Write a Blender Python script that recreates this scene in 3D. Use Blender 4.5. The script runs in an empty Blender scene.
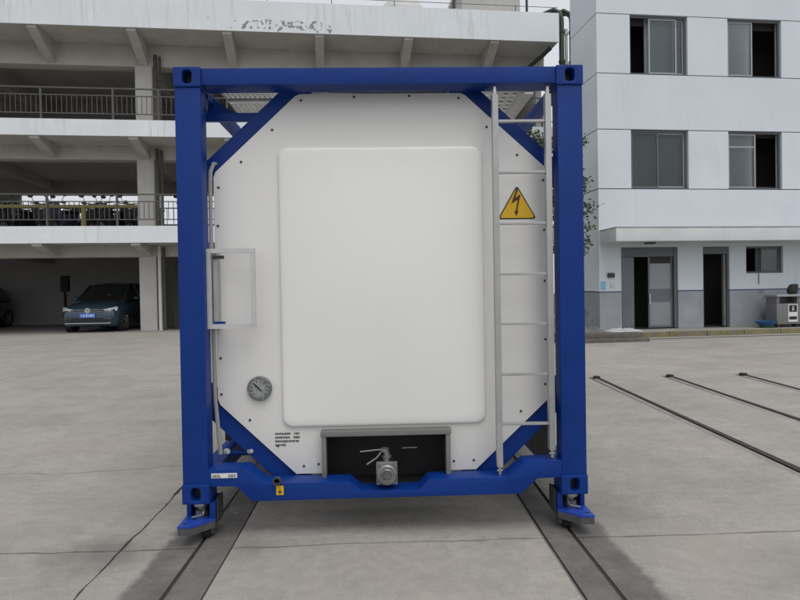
import bpy, bmesh, math, random
from mathutils import Vector, Matrix
rad = math.radians
sc = bpy.context.scene
COL = sc.collection

# ------------------------------------------------------------------ camera
CAM = Vector((-0.0143, -3.6505, 1.4671))
YAW, PITCH, ROLL = 0.0303, -0.014078, 0.016651
fw = Vector((math.sin(YAW)*math.cos(PITCH), math.cos(YAW)*math.cos(PITCH), math.sin(PITCH)))
rt = Vector((math.cos(YAW), -math.sin(YAW), 0)); up = rt.cross(fw)
r2 = rt*math.cos(ROLL) - up*math.sin(ROLL); u2 = up*math.cos(ROLL) + rt*math.sin(ROLL)
cd = bpy.data.cameras.new('camera'); cam = bpy.data.objects.new('camera', cd); COL.objects.link(cam)
cd.sensor_width = 36; cd.lens = 611.36/800*36; cd.clip_start = .05; cd.clip_end = 2000
m = Matrix((r2, u2, -fw)).transposed().to_4x4(); m.translation = CAM
cam.matrix_world = m
sc.camera = cam

# ------------------------------------------------------------------ sky, sun, exposure
SUN_EL, SUN_AZ = rad(66), rad(-25)          # azimuth: sun stands behind the camera, a little to the right
world = bpy.data.worlds.new('World'); sc.world = world; world.use_nodes = True
wn, wl = world.node_tree.nodes, world.node_tree.links
wn.clear()
sky = wn.new('ShaderNodeTexSky'); sky.sky_type = 'NISHITA'; sky.sun_disc = False
sky.sun_elevation = SUN_EL; sky.sun_rotation = rad(180)+SUN_AZ
sky.air_density = 1.0; sky.dust_density = 6.0; sky.ozone_density = 1.0
hs = wn.new('ShaderNodeHueSaturation'); hs.inputs['Saturation'].default_value = .22
mixw = wn.new('ShaderNodeMix'); mixw.data_type = 'RGBA'; mixw.inputs[0].default_value = .55
mixw.inputs[7].default_value = (7.6, 7.9, 8.4, 1)     # the even cloud layer
bg = wn.new('ShaderNodeBackground'); bg.inputs['Strength'].default_value = .142
wo = wn.new('ShaderNodeOutputWorld')
wl.new(sky.outputs[0], hs.inputs['Color']); wl.new(hs.outputs[0], mixw.inputs[6])
wl.new(mixw.outputs[2], bg.inputs['Color']); wl.new(bg.outputs[0], wo.inputs['Surface'])
sd = bpy.data.lights.new('sun', 'SUN'); sd.energy = .95; sd.angle = rad(50); sd.color = (1, .97, .93)
so = bpy.data.objects.new('sun', sd); COL.objects.link(so)
sdir = Vector((math.sin(-SUN_AZ)*math.cos(SUN_EL), -math.cos(SUN_AZ)*math.cos(SUN_EL), math.sin(SUN_EL)))
so.rotation_euler = sdir.to_track_quat('Z', 'Y').to_euler(); so.location = (6, -12, 20)
sc.view_settings.view_transform = 'Standard'; sc.view_settings.look = 'None'
sc.view_settings.gamma = 1; sc.view_settings.use_curve_mapping = False
sc.view_settings.exposure = -.15

# ------------------------------------------------------------------ helpers
random.seed(4)
class B:
    """collects shapes; obj() links them as one mesh object"""
    def __init__(s): s.bm = bmesh.new()
    def quad(s, *p):
        return s.bm.faces.new([s.bm.verts.new(q) for q in p])
    def box(s, x0, x1, y0, y1, z0, z1):
        v = [s.bm.verts.new((x, y, z)) for x in (x0, x1) for y in (y0, y1) for z in (z0, z1)]
        for f in ((0,1,3,2),(4,6,7,5),(0,4,5,1),(2,3,7,6),(0,2,6,4),(1,5,7,3)):
            s.bm.faces.new([v[i] for i in f])
        return s
    def loft(s, rings, cap0=True, cap1=True, closed=True):
        R_ = [[s.bm.verts.new(p) for p in r] for r in rings]
        n = len(R_[0])
        for a, b in zip(R_, R_[1:]):
            for i in range(n if closed else n-1):
                j = (i+1) % n
                s.bm.faces.new((a[i], a[j], b[j], b[i]))
        if cap0: s.bm.faces.new(R_[0][::-1])
        if cap1: s.bm.faces.new(R_[-1])
        return s
    def prism(s, pts, d0, d1, axis='y'):
        if axis == 'y': f = lambda p, d: (p[0], d, p[1])
        elif axis == 'x': f = lambda p, d: (d, p[0], p[1])
        else: f = lambda p, d: (p[0], p[1], d)
        return s.loft([[f(p, d0) for p in pts], [f(p, d1) for p in pts]])
    def cyl(s, p0, p1, r0, r1=None, n=14, caps=True):
        r1 = r0 if r1 is None else r1
        p0, p1 = Vector(p0), Vector(p1); d = (p1-p0).normalized()
        a = d.orthogonal().normalized(); b = d.cross(a)
        ring = lambda p, r: [p+(a*math.cos(t)+b*math.sin(t))*r for t in [2*math.pi*i/n for i in range(n)]]
        return s.loft([ring(p0, r0), ring(p1, r1)], caps, caps)
    def tube(s, pts, r, n=10):
        pts = [Vector(p) for p in pts]; rings = []; a = None
        for i, p in enumerate(pts):
            d = (pts[min(i+1, len(pts)-1)]-pts[max(i-1, 0)]).normalized()
            a = d.orthogonal().normalized() if a is None else (a-d*a.dot(d)).normalized()
            b = d.cross(a); rr = r[i] if isinstance(r, (list, tuple)) else r
            rings.append([p+(a*math.cos(t)+b*math.sin(t))*rr for t in [2*math.pi*k/n for k in range(n)]])
        return s.loft(rings)
    def lathe(s, c, axis, prof, n=20):
        """prof: (distance along axis, radius)"""
        c = Vector(c); d = Vector(axis).normalized(); a = d.orthogonal().normalized(); b = d.cross(a)
        rings = [[c+d*h+(a*math.cos(t)+b*math.sin(t))*max(r, 1e-4) for t in [2*math.pi*k/n for k in range(n)]] for h, r in prof]
        return s.loft(rings)
    def ball(s, c, r, n=12, k=7):
        rx, ry, rz = (r, r, r) if not isinstance(r, tuple) else r
        rings = []
        for i in range(k+1):
            ph = math.pi*(i/k-.5); q = max(math.cos(ph), .01)
            rings.append([(c[0]+rx*q*math.cos(2*math.pi*j/n), c[1]+ry*q*math.sin(2*math.pi*j/n), c[2]+rz*math.sin(ph)) for j in range(n)])
        return s.loft(rings)
    def bar(s, p0, p1, w, h):
        """rectangular bar from p0 to p1, w across, h up"""
        p0, p1 = Vector(p0), Vector(p1); d = (p1-p0).normalized()
        a = d.cross(Vector((0,0,1))); a = a.normalized() if a.length > 1e-4 else Vector((1,0,0)); b = a.cross(d)
        ring = lambda p: [p+a*x*w/2+b*y*h/2 for x, y in ((-1,-1),(1,-1),(1,1),(-1,1))]
        return s.loft([ring(p0), ring(p1)])
    def obj(s, name, mt, parent=None, bevel=0, smooth=False, loc=None, **props):
        bm = s.bm
        bmesh.ops.recalc_face_normals(bm, faces=bm.faces)
        if bevel:
            ed = [e for e in bm.edges if len(e.link_faces) == 2 and e.calc_face_angle(0) > .5]
            bmesh.ops.bevel(bm, geom=ed, offset=bevel, segments=2, profile=.7, affect='EDGES', clamp_overlap=True)
        me = bpy.data.meshes.new(name); bm.to_mesh(me); bm.free()
        if smooth or bevel:
            me.polygons.foreach_set('use_smooth', [True]*len(me.polygons))
            try: me.set_sharp_from_angle(angle=rad(40))
            except Exception: pass
        me.materials.append(mt)
        o = bpy.data.objects.new(name, me); COL.objects.link(o)
        if parent: o.parent = parent
        if loc is not None: o.location = loc
        for k, v in props.items(): o[k] = v
        return o

def thing(name, label, category, loc=(0,0,0), rz=0, group=None):
    o = bpy.data.objects.new(name, None); COL.objects.link(o)
    o.empty_display_size = .2; o.location = loc; o.rotation_euler = (0, 0, rz)
    o['label'] = label; o['category'] = category
    if group: o['group'] = group
    return o
def copy_tree(o, parent=None):
    c = o.copy(); COL.objects.link(c)
    if parent: c.parent = parent
    for ch in list(o.children): copy_tree(ch, c)
    return c

# ------------------------------------------------------------------ materials
def mat(name, col, rough=.5, metal=0., var=.12, vs=3., bump=0., bs=60., coat=0., spec=.5, streak=0., speck=None, rvar=.1, world=False, peel=False):
    mt = bpy.data.materials.new(name); mt.use_nodes = True
    N, L = mt.node_tree.nodes, mt.node_tree.links
    bs_ = N['Principled BSDF']
    bs_.inputs['Roughness'].default_value = rough; bs_.inputs['Metallic'].default_value = metal
    bs_.inputs['Specular IOR Level'].default_value = spec
    if coat:
        bs_.inputs['Coat Weight'].default_value = coat; bs_.inputs['Coat Roughness'].default_value = .12
    if world: co = N.new('ShaderNodeNewGeometry').outputs['Position']
    else: co = N.new('ShaderNodeTexCoord').outputs['Object']
    n1 = N.new('ShaderNodeTexNoise'); n1.inputs['Scale'].default_value = vs; n1.inputs['Detail'].default_value = 8; n1.inputs['Roughness'].default_value = .65
    L.new(co, n1.inputs['Vector'])
    mr = N.new('ShaderNodeMapRange'); mr.inputs[1].default_value = .3; mr.inputs[2].default_value = .7
    mr.inputs[3].default_value = 1-var; mr.inputs[4].default_value = 1+var*.6
    L.new(n1.outputs[0], mr.inputs[0])
    mx = N.new('ShaderNodeMix'); mx.data_type = 'RGBA'; mx.blend_type = 'MULTIPLY'; mx.inputs[0].default_value = 1
    mx.inputs[6].default_value = (*col, 1); L.new(mr.outputs[0], mx.inputs[7])
    out = mx.outputs[2]
    if streak:      # rain streaks running down
        mp = N.new('ShaderNodeMapping'); mp.inputs['Scale'].default_value = (5, 5, .35); L.new(co, mp.inputs['Vector'])
        n2 = N.new('ShaderNodeTexNoise'); n2.inputs['Scale'].default_value = 1.6; n2.inputs['Detail'].default_value = 6; L.new(mp.outputs[0], n2.inputs['Vector'])
        m2 = N.new('ShaderNodeMapRange'); m2.inputs[1].default_value = .52; m2.inputs[2].default_value = .78; m2.inputs[3].default_value = 0; m2.inputs[4].default_value = streak
        L.new(n2.outputs[0], m2.inputs[0])
        ng = N.new('ShaderNodeTexNoise'); ng.inputs['Scale'].default_value = .55; ng.inputs['Detail'].default_value = 3; L.new(co, ng.inputs['Vector'])
        mg = N.new('ShaderNodeMapRange'); mg.inputs[1].default_value = .44; mg.inputs[2].default_value = .66; L.new(ng.outputs[0], mg.inputs[0])
        mu = N.new('ShaderNodeMath'); mu.operation = 'MULTIPLY'; L.new(m2.outputs[0], mu.inputs[0]); L.new(mg.outputs[0], mu.inputs[1]); m2 = mu
        mz = N.new('ShaderNodeMix'); mz.data_type = 'RGBA'; mz.inputs[7].default_value = (.20, .19, .17, 1)
        L.new(m2.outputs[0], mz.inputs[0]); L.new(out, mz.inputs[6]); out = mz.outputs[2]
    if speck:       # (colour, threshold, scale): chips and stains with a shape of their own
        n3 = N.new('ShaderNodeTexNoise'); n3.inputs['Scale'].default_value = speck[2]; n3.inputs['Detail'].default_value = 5; n3.inputs['Roughness'].default_value = .6; L.new(co, n3.inputs['Vector'])
        m3 = N.new('ShaderNodeMapRange'); m3.inputs[1].default_value = speck[1]; m3.inputs[2].default_value = speck[1]+.05
        L.new(n3.outputs[0], m3.inputs[0])
        mz = N.new('ShaderNodeMix'); mz.data_type = 'RGBA'; mz.inputs[7].default_value = (*speck[0], 1)
        L.new(m3.outputs[0], mz.inputs[0]); L.new(out, mz.inputs[6]); out = mz.outputs[2]
    if peel:        # flaked paint along the lower edge of the roof parapet
        sx = N.new('ShaderNodeSeparateXYZ'); L.new(co, sx.inputs[0])
        def bump1(sock, c, h, soft):
            a = N.new('ShaderNodeMath'); a.operation = 'SUBTRACT'; L.new(sock, a.inputs[0]); a.inputs[1].default_value = c
            b2 = N.new('ShaderNodeMath'); b2.operation = 'ABSOLUTE'; L.new(a.outputs[0], b2.inputs[0])
            q = N.new('ShaderNodeMapRange'); q.inputs[1].default_value = h; q.inputs[2].default_value = h+soft; q.inputs[3].default_value = .20; q.inputs[4].default_value = 0
            L.new(b2.outputs[0], q.inputs[0]); return q.outputs[0]
        fx, fz = bump1(sx.outputs[0], 4.5, 1.2, .6), bump1(sx.outputs[2], 9.52, .12, .12)
        mn = N.new('ShaderNodeMath'); mn.operation = 'MINIMUM'; L.new(fx, mn.inputs[0]); L.new(fz, mn.inputs[1])
        n4 = N.new('ShaderNodeTexNoise'); n4.inputs['Scale'].default_value = 7.5; n4.inputs['Detail'].default_value = 5; L.new(co, n4.inputs['Vector'])
        ad = N.new('ShaderNodeMath'); ad.operation = 'ADD'; L.new(n4.outputs[0], ad.inputs[0]); L.new(mn.outputs[0], ad.inputs[1])
        m4 = N.new('ShaderNodeMapRange'); m4.inputs[1].default_value = .72; m4.inputs[2].default_value = .76; L.new(ad.outputs[0], m4.inputs[0])
        mz = N.new('ShaderNodeMix'); mz.data_type = 'RGBA'; mz.inputs[7].default_value = (.27, .265, .25, 1)
        L.new(m4.outputs[0], mz.inputs[0]); L.new(out, mz.inputs[6]); out = mz.outputs[2]
    L.new(out, bs_.inputs['Base Color'])
    if rvar:
        mq = N.new('ShaderNodeMapRange'); mq.inputs[1].default_value = .3; mq.inputs[2].default_value = .7
        mq.inputs[3].default_value = max(rough-rvar, .03); mq.inputs[4].default_value = min(rough+rvar, 1)
        L.new(n1.outputs[0], mq.inputs[0]); L.new(mq.outputs[0], bs_.inputs['Roughness'])
    if bump:
        nb = N.new('ShaderNodeTexNoise'); nb.inputs['Scale'].default_value = bs; nb.inputs['Detail'].default_value = 6; L.new(co, nb.inputs['Vector'])
        bp = N.new('ShaderNodeBump'); bp.inputs['Strength'].default_value = bump; bp.inputs['Distance'].default_value = .01
        L.new(nb.outputs[0], bp.inputs['Height']); L.new(bp.outputs[0], bs_.inputs['Normal'])
    return mt

M = dict(
    blue=mat('blue_paint', (.0028, .033, .205), .42, var=.14, vs=2.6, bump=.03, bs=22, spec=.25, streak=.05, speck=((.035,.055,.12), .715, 16)),
    blue2=mat('trolley_blue_paint', (.012, .052, .34), .4, var=.16, vs=9, speck=((.05,.05,.05), .66, 14)),
    white=mat('white_panel_paint', (.74, .73, .695), .34, var=.03, vs=.7, bump=.015, bs=2, coat=.1, rvar=0, streak=.14),
    cover=mat('white_cover_paint', (.79, .785, .76), .30, var=.02, vs=.6, bump=.010, bs=1.5, coat=.15, rvar=0, streak=.10),
    alu=mat('brushed_aluminium', (.43, .43, .43), .42, .55, var=.08, vs=14),
    palealu=mat('pale_aluminium', (.56, .56, .56), .45, .3, var=.08, vs=14),
    steel=mat('stainless_steel', (.55, .54, .52), .28, .9, var=.15, vs=20),
    galv=mat('galvanised_grating', (.55, .55, .53), .5, .4, var=.15, vs=12),
    dgrey=mat('dark_grey_metal', (.055, .055, .055), .5, .2, var=.2, vs=8),
    hood=mat('grey_hood_metal', (.20, .197, .19), .5, .3, var=.12, vs=9),
    valve=mat('dull_valve_metal', (.30, .30, .295), .35, .75, var=.35, vs=26),
    black=mat('black_recess', (.026, .026, .026), .7, var=.2),
    rubber=mat('black_rubber', (.016, .016, .017), .75, var=.3, vs=12),
    dkedge=mat('worn_steel_edge', (.11, .11, .115), .55, .4, var=.3, vs=30),
    greyhose=mat('grey_plastic_hose', (.36, .36, .365), .5, var=.08),
    yellow=mat('sign_yellow', (.70, .42, .008), .45, var=.05),
    ink=mat('sign_black', (.018, .012, .008), .5, var=.05),
    darkred=mat('sign_bolt_dark', (.06, .012, .006), .5, var=.05),
    sticker=mat('sticker_white', (.70, .70, .70), .45, var=.05),
    dial=mat('gauge_dial', (.27, .285, .29), .25, var=.5, vs=30),
    bezel=mat('gauge_bezel', (.22, .23, .23), .35, .7, var=.15, vs=20),
    facade=mat('parking_white_paint', (.73, .765, .785), .75, var=.07, vs=1.1, streak=.4, speck=((.24,.24,.23), .72, 2.4), peel=True),
    soffit=mat('grey_concrete_soffit', (.50, .48, .445), .85, var=.16, vs=1.4, streak=.35, bump=.05, bs=20),
    column=mat('grey_white_column_paint', (.52, .51, .49), .8, var=.12, vs=2.0, streak=.4, speck=((.2,.19,.17), .70, 2.0)),
    inner=mat('garage_wall_plaster', (.40, .395, .385), .85, var=.15, vs=1.0),
    roofing=mat('roof_concrete', (.34, .33, .31), .9, var=.15),
    railm=mat('railing_grey_paint', (.105, .10, .095), .55, .3, var=.2, vs=5),
    office=mat('office_wall_paint', (.65, .705, .745), .7, var=.06, vs=.7, streak=.22),
    officeb=mat('office_base_paint', (.33, .35, .375), .6, var=.20, vs=1.3, streak=.25, speck=((.22,.22,.24), .62, 1.8)),
    blueline=mat('blue_trim_line', (.05, .065, .17), .6, var=.15),
    canopy=mat('canopy_concrete', (.60, .63, .63), .8, var=.10, vs=1.5, streak=.35),
    frame=mat('window_frame_grey', (.13, .14, .15), .45, .3, var=.1),
    frame2=mat('window_frame_light', (.36, .38, .40), .4, .3, var=.1),
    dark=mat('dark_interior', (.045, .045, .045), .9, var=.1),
    curtain=mat('pale_curtain', (.37, .40, .42), .8, var=.14, vs=2.0),
    curtain2=mat('greenish_curtain', (.19, .21, .205), .8, var=.15, vs=2.0),
    doorleaf=mat('grey_door_leaf', (.16, .175, .195), .45, .3, var=.12, vs=2),
    doorpale=mat('pale_leaf_and_pane_reflection', (.30, .32, .33), .35, .3, var=.12, vs=2),  # pale leaf; also painted as the reflection in the double door's glass
    pave=mat('pavement_concrete', (.30, .29, .265), .9, var=.2, vs=2.5, bump=.15, bs=40, world=True),
    kerb=mat('worn_yellow_kerb', (.20, .175, .085), .85, var=.35, vs=3.0, speck=((.15,.14,.125), .52, 3.5), world=True),
    gpipe=mat('dark_green_pipe', (.022, .045, .036), .45, .1, var=.25, vs=6),
    wpipe=mat('white_plastic_pipe', (.62, .62, .60), .5, var=.1),
    rust=mat('brown_stained_pipe', (.085, .075, .062), .7, .1, var=.3, vs=4),
    carpaint=mat('blue_grey_car_paint', (.020, .052, .080), .25, .3, var=.04, coat=.8),
    carblack=mat('black_car_paint', (.012, .012, .014), .25, .2, var=.04, coat=.6),
    carglass=mat('car_glass', (.010, .012, .014), .07, var=.02, spec=.6, rvar=0),
    chrome=mat('chrome', (.62, .62, .62), .15, 1, var=.03, rvar=0),
    lamp=mat('headlamp_lens', (.55, .58, .60), .12, .2, var=.3, vs=30, rvar=0),
    plate=mat('blue_number_plate', (.05, .16, .62), .4, var=.05),
    yellowbar=mat('yellow_barrier_paint', (.22, .18, .05), .55, var=.2, vs=4),
    scoot=mat('dark_scooter_plastic', (.020, .020, .024), .35, var=.1),
    scootr=mat('plum_scooter_plastic', (.075, .030, .045), .35, var=.1),
    scootw=mat('violet_scooter_plastic', (.045, .035, .085), .35, var=.1),
    tankw=mat('roof_tank_white', (.60, .60, .57), .6, var=.10, vs=2, streak=.25),
    bin=mat('grey_bin_metal', (.20, .20, .205), .5, .3, var=.15, vs=5),
    binblue=mat('blue_bin_sticker', (.04, .09, .32), .4, var=.06),
    basin=mat('blue_plastic', (.02, .12, .34), .4, var=.1),
    green=mat('green_plastic', (.02, .09, .04), .5, var=.1),
    plastic=mat('white_plastic_sheet', (.72, .73, .74), .35, var=.12, vs=8),
    poster=mat('pale_blue_poster', (.22, .50, .68), .5, var=.25, vs=14),
    bark=mat('bark', (.10, .075, .055), .9, var=.3, vs=9, bump=.3, bs=30),
)
def leafmat():
    mt = mat('leaf_green', (.045, .085, .03), .55, var=.5, vs=3.0)
    mt.node_tree.nodes['Principled BSDF'].inputs['Transmission Weight'].default_value = 0
    return mt
M['leaf'] = leafmat()
def glassmat():
    mt = bpy.data.materials.new('window_glass'); mt.use_nodes = True
    N, L = mt.node_tree.nodes, mt.node_tree.links
    N.remove(N['Principled BSDF'])
    t = N.new('ShaderNodeBsdfTransparent'); t.inputs[0].default_value = (.78, .82, .82, 1)
    g = N.new('ShaderNodeBsdfGlossy'); g.inputs['Roughness'].default_value = .04
    n = N.new('ShaderNodeTexNoise'); n.inputs['Scale'].default_value = 1.2
    bp = N.new('ShaderNodeBump'); bp.inputs['Strength'].default_value = .03; L.new(n.outputs[0], bp.inputs['Height'])
    L.new(bp.outputs[0], g.inputs['Normal'])
    fr = N.new('ShaderNodeFresnel'); fr.inputs[0].default_value = 1.5
    mx = N.new('ShaderNodeMixShader'); L.new(fr.outputs[0], mx.inputs[0]); L.new(t.outputs[0], mx.inputs[1]); L.new(g.outputs[0], mx.inputs[2])
    L.new(mx.outputs[0], N['Material Output'].inputs['Surface'])
    return mt
M['glass'] = glassmat()

def concrete(name, base, dark_tracks=True):
    """yard concrete: world-space mottling, stains, scuffs, and the dark band worn along the two track strips"""
    mt = bpy.data.materials.new(name); mt.use_nodes = True
    N, L = mt.node_tree.nodes, mt.node_tree.links
    P = N['Principled BSDF']; P.inputs['Specular IOR Level'].default_value = .35
    pos = N.new('ShaderNodeNewGeometry').outputs['Position']
    def noise(s, d=6, r=.6, vec=None):
        n = N.new('ShaderNodeTexNoise'); n.inputs['Scale'].default_value = s; n.inputs['Detail'].default_value = d; n.inputs['Roughness'].default_value = r
        L.new(vec or pos, n.inputs['Vector']); return n.outputs[0]
    def rng(x, a, b, c, d):
        q = N.new('ShaderNodeMapRange'); L.new(x, q.inputs[0])
        for i, v in enumerate((a, b, c, d)): q.inputs[i+1].default_value = v
        return q.outputs[0]
    def mul(col, f):
        q = N.new('ShaderNodeMix'); q.data_type = 'RGBA'; q.blend_type = 'MULTIPLY'; q.inputs[0].default_value = 1
        L.new(col, q.inputs[6]); L.new(f, q.inputs[7]); return q.outputs[2]
    def blend(col, f, c2):
        q = N.new('ShaderNodeMix'); q.data_type = 'RGBA'; L.new(f, q.inputs[0]); L.new(col, q.inputs[6]); q.inputs[7].default_value = (*c2, 1); return q.outputs[2]
    rgb = N.new('ShaderNodeRGB'); rgb.outputs[0].default_value = (*base, 1)
    c = rgb.outputs[0]
    c = mul(c, rng(noise(.35, 3), .3, .7, .92, 1.06))
    c = mul(c, rng(noise(1.7, 8, .7), .3, .7, .88, 1.10))
    c = mul(c, rng(noise(14, 8, .75), .3, .7, .86, 1.12))
    mp = N.new('ShaderNodeMapping'); mp.inputs['Scale'].default_value = (.45, 1.7, 1); L.new(pos, mp.inputs['Vector'])
    c = mul(c, rng(noise(1.3, 7, .65, mp.outputs[0]), .32, .68, .90, 1.06))
    c = blend(c, rng(noise(1.05, 7, .62),   .52, .60, 0, .20), (base[0]*.66, base[1]*.67, base[2]*.68))
    c = mul(c, rng(noise(120, 4, .8), .3, .7, .74, 1.22))
    c = blend(c, rng(noise(.8, 4), .55, .72, 0, .35), (base[0]*1.02, base[1]*.90, base[2]*.84))       # warm reddish dust
    c = blend(c, rng(noise(2.6, 9, .7), .63, .72, 0, .55), (base[0]*.55, base[1]*.55, base[2]*.55))   # oil stains
    c = blend(c, rng(noise(33, 5, .7), .70, .76, 0, .7), (base[0]*.35, base[1]*.34, base[2]*.33))     # pits
    c = blend(c, rng(noise(21, 6, .75), .70, .74, 0, .5), (base[0]*1.5, base[1]*1.5, base[2]*1.5))    # scuffs, spilled paint
    if dark_tracks:
        sx = N.new('ShaderNodeSeparateXYZ'); L.new(pos, sx.inputs[0])
        ab = N.new('ShaderNodeMath'); ab.operation = 'ABSOLUTE'; L.new(sx.outputs[0], ab.inputs[0])
        nz = rng(noise(5.0, 9, .7), 0, 1, -.09, .09)
        ad = N.new('ShaderNodeMath'); ad.operation = 'ADD'; L.new(ab.outputs[0], ad.inputs[0]); L.new(nz, ad.inputs[1])
        lo = rng(ab.outputs[0], .908, .915, 0, 1); hi = rng(ad.outputs[0], 1.285, 1.33, 1, 0)
        mm = N.new('ShaderNodeMath'); mm.operation = 'MULTIPLY'; L.new(lo, mm.inputs[0]); L.new(hi, mm.inputs[1])
        ms = N.new('ShaderNodeMath'); ms.operation = 'MULTIPLY'; L.new(mm.outputs[0], ms.inputs[0]); L.new(rng(noise(4.2, 9, .75), .28, .72, 1.0, .52), ms.inputs[1])
        c = blend(c, ms.outputs[0], (.085, .080, .078))
        for px_, py_, rr, am in ((-1.62, -.12, .42, .75), (-.80, -.10, .22, .45), (1.45, .35, .45, .35), (2.2, -.5, .5, .25)):      # old oil spots
            vs_ = N.new('ShaderNodeVectorMath'); vs_.operation = 'DISTANCE'; L.new(pos, vs_.inputs[0]); vs_.inputs[1].default_value = (px_, py_, 0)
            ds = N.new('ShaderNodeMath'); ds.operation = 'ADD'; L.new(vs_.outputs['Value'], ds.inputs[0]); L.new(rng(noise(5.0, 8, .7), 0, 1, -rr*.9, rr*.9), ds.inputs[1])
            c = blend(c, rng(ds.outputs[0], rr*.15, rr, am, 0), (base[0]*.42, base[1]*.42, base[2]*.43))
        wz = N.new('ShaderNodeMath'); wz.operation = 'MULTIPLY'; L.new(rng(noise(26, 6, .7), .62, .68, 0, .8), wz.inputs[0]); L.new(rng(noise(.9, 3), .52, .6, 0, 1), wz.inputs[1])
        c = blend(c, wz.outputs[0], (.5, .49, .47))                                                                                  # paint splashes
    L.new(c, P.inputs['Base Color'])
    L.new(rng(noise(5, 6), .3, .7, .72, .95), P.inputs['Roughness'])
    bp = N.new('ShaderNodeBump'); bp.inputs['Strength'].default_value = .5; bp.inputs['Distance'].default_value = .006
    L.new(noise(70, 8, .75), bp.inputs['Height']); L.new(bp.outputs[0], P.inputs['Normal'])
    return mt
M['yard'] = concrete('yard_concrete', (.330, .310, .280))
M['ledge'] = mat('old_ledge_concrete', (.13, .118, .10), .9, var=.35, vs=4, bump=.3, bs=30)
M['joint'] = mat('joint_dirt', (.075, .069, .060), .95, var=.3, vs=20, world=True)
M['railsteel'] = mat('rusty_rail_steel', (.060, .050, .044), .55, .4, var=.4, vs=18, world=True)
M['railedge'] = mat('polished_rail_strip', (.25, .24, .225), .6, .1, var=.25, vs=8, world=True)

# ------------------------------------------------------------------ ground
def gz(y): return .32*min(max((y-1)/14, 0), 1)
def wob(t, seed, amp):
    return amp*(math.sin(t*2.1+seed)+.6*math.sin(t*5.3+seed*2.3)+.35*math.sin(t*13.1+seed*5.1)+.2*math.sin(t*31+seed))
g = B()
ys = [-150, 1, 15, 150]; xs = [-150, 150]
for a, b in zip(ys, ys[1:]):
    g.quad((-150, a, gz(a)-.013), (150, a, gz(a)-.013), (150, b, gz(b)-.013), (-150, b, gz(b)-.013))
ground = g.obj('ground', M['joint'], kind='structure')

def slab(xl, xr, yb, yt, gx=(.003, .003), gy=(.003, .003), wl_=None, wr_=None, wb=None, wt=None):
    nx = 1 if not (wb or wt) else max(1, int((xr-xl)/.06)); ny = 1 if not (wl_ or wr_) else max(1, int((yt-yb)/.06))
    nx, ny = min(nx, 90), min(ny, 90)
    h = .03; b = B(); bm = b.bm; V = {}
    for i in range(nx+1):
        for j in range(ny+1):
            s, t = i/nx, j/ny
            X0 = xl+(xr-xl)*s; Y0 = yb+(yt-yb)*t
            x_l = xl+gx[0]+(wl_(Y0)+chip(Y0, 1.3) if wl_ else 0); x_r = xr-gx[1]+(wr_(Y0)-chip(Y0, 7.9) if wr_ else 0)
            y_b = yb+gy[0]+(wb(X0)+chip(X0, 3.1) if wb else 0); y_t = yt-gy[1]+(wt(X0)-chip(X0, 5.7) if wt else 0)
            x = x_l+(x_r-x_l)*s; y = y_b+(y_t-y_b)*t
            V[i, j] = bm.verts.new((x, y, gz(y)))
    for i in range(nx):
        for j in range(ny):
            bm.faces.new((V[i, j], V[i+1, j], V[i+1, j+1], V[i, j+1]))
    per = [(i, 0) for i in range(nx)]+[(nx, j) for j in range(ny)]+[(i, ny) for i in range(nx, 0, -1)]+[(0, j) for j in range(ny, 0, -1)]
    low = [bm.verts.new(V[k].co-Vector((0, 0, h))) for k in per]
    for k in range(len(per)):
        k2 = (k+1) % len(per)
        bm.faces.new((V[per[k]], low[k], low[k2], V[per[k2]]))
    return b.obj('concrete_slab', M['yard'], ground)
def chip(t, seed):
    return max(0, wob(t*3.3, seed, .0055))+max(0, wob(t*9.7, seed*1.7, .0035))
wj = lambda x: wob(x, 1.0, .007)            # worn transverse joint in front of the container
wc = lambda x: wob(x*.8, 4.0, .045)         # wandering transverse crack on the left
wl2 = lambda y: wob(y, 2.2, .010)           # worn lengthwise joint on the left
YB = [-9, -4.6, -.1, 5.6, 10.3, 15.0, 24.0]
XL = [-23, -15, -10.5, -6.0, -1.545]
for i in range(4):
    x0, x1 = XL[i], XL[i+1]; last = i == 3
    for a, b_ in zip(YB, YB[1:]):
        wr_ = wl2 if last else None; gx = (.003, .004 if last else .003)
        if a == -.1:
            slab(x0, x1, -.1, 1.5, gx, (.004, .002), None, wr_, wj, wc)
            slab(x0, x1, 1.5, 5.6, gx, (.002, .003), None, wr_, wc, None)
        else:
            slab(x0, x1, a, b_, gx, (.003, .004 if b_ == -.1 else .003), None, wr_, None, wj if b_ == -.1 else None)
STR = [(-1.545, -1.112, .004, .0, wl2), (-1.088, -.912, 0, 0, None), (-.900, .922, .0, .0, None), (.934, 1.093, 0, 0, None), (1.117, 3.115, 0, .0, None),
       (3.275, 4.245, 0, 0, None), (4.405, 5.385, 0, 0, None), (5.545, 10.5, 0, .003, None), (10.5, 15, .003, .003, None), (15, 23, .003, .003, None)]
for x0, x1, g0, g1, w in STR:
    for a, b_ in zip(YB, YB[1:]):
        if x0 > 3 and x0 < 5.4 or x0 == 1.117:
            if a >= 5.6: continue
        narrow = x1-x0 < .3
        slab(x0, x1, a, b_, (g0, g1), (.001 if narrow else (.004 if a == -.1 else .003), .001 if narrow else (.004 if b_ == -.1 else .003)), w, None,
             wj if a == -.1 and not narrow else None, wj if b_ == -.1 and not narrow else None)
for a, b_ in ((5.6, 10.3), (10.3, 15), (15, 24)):
    slab(1.117, 5.545, a, b_)
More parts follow.
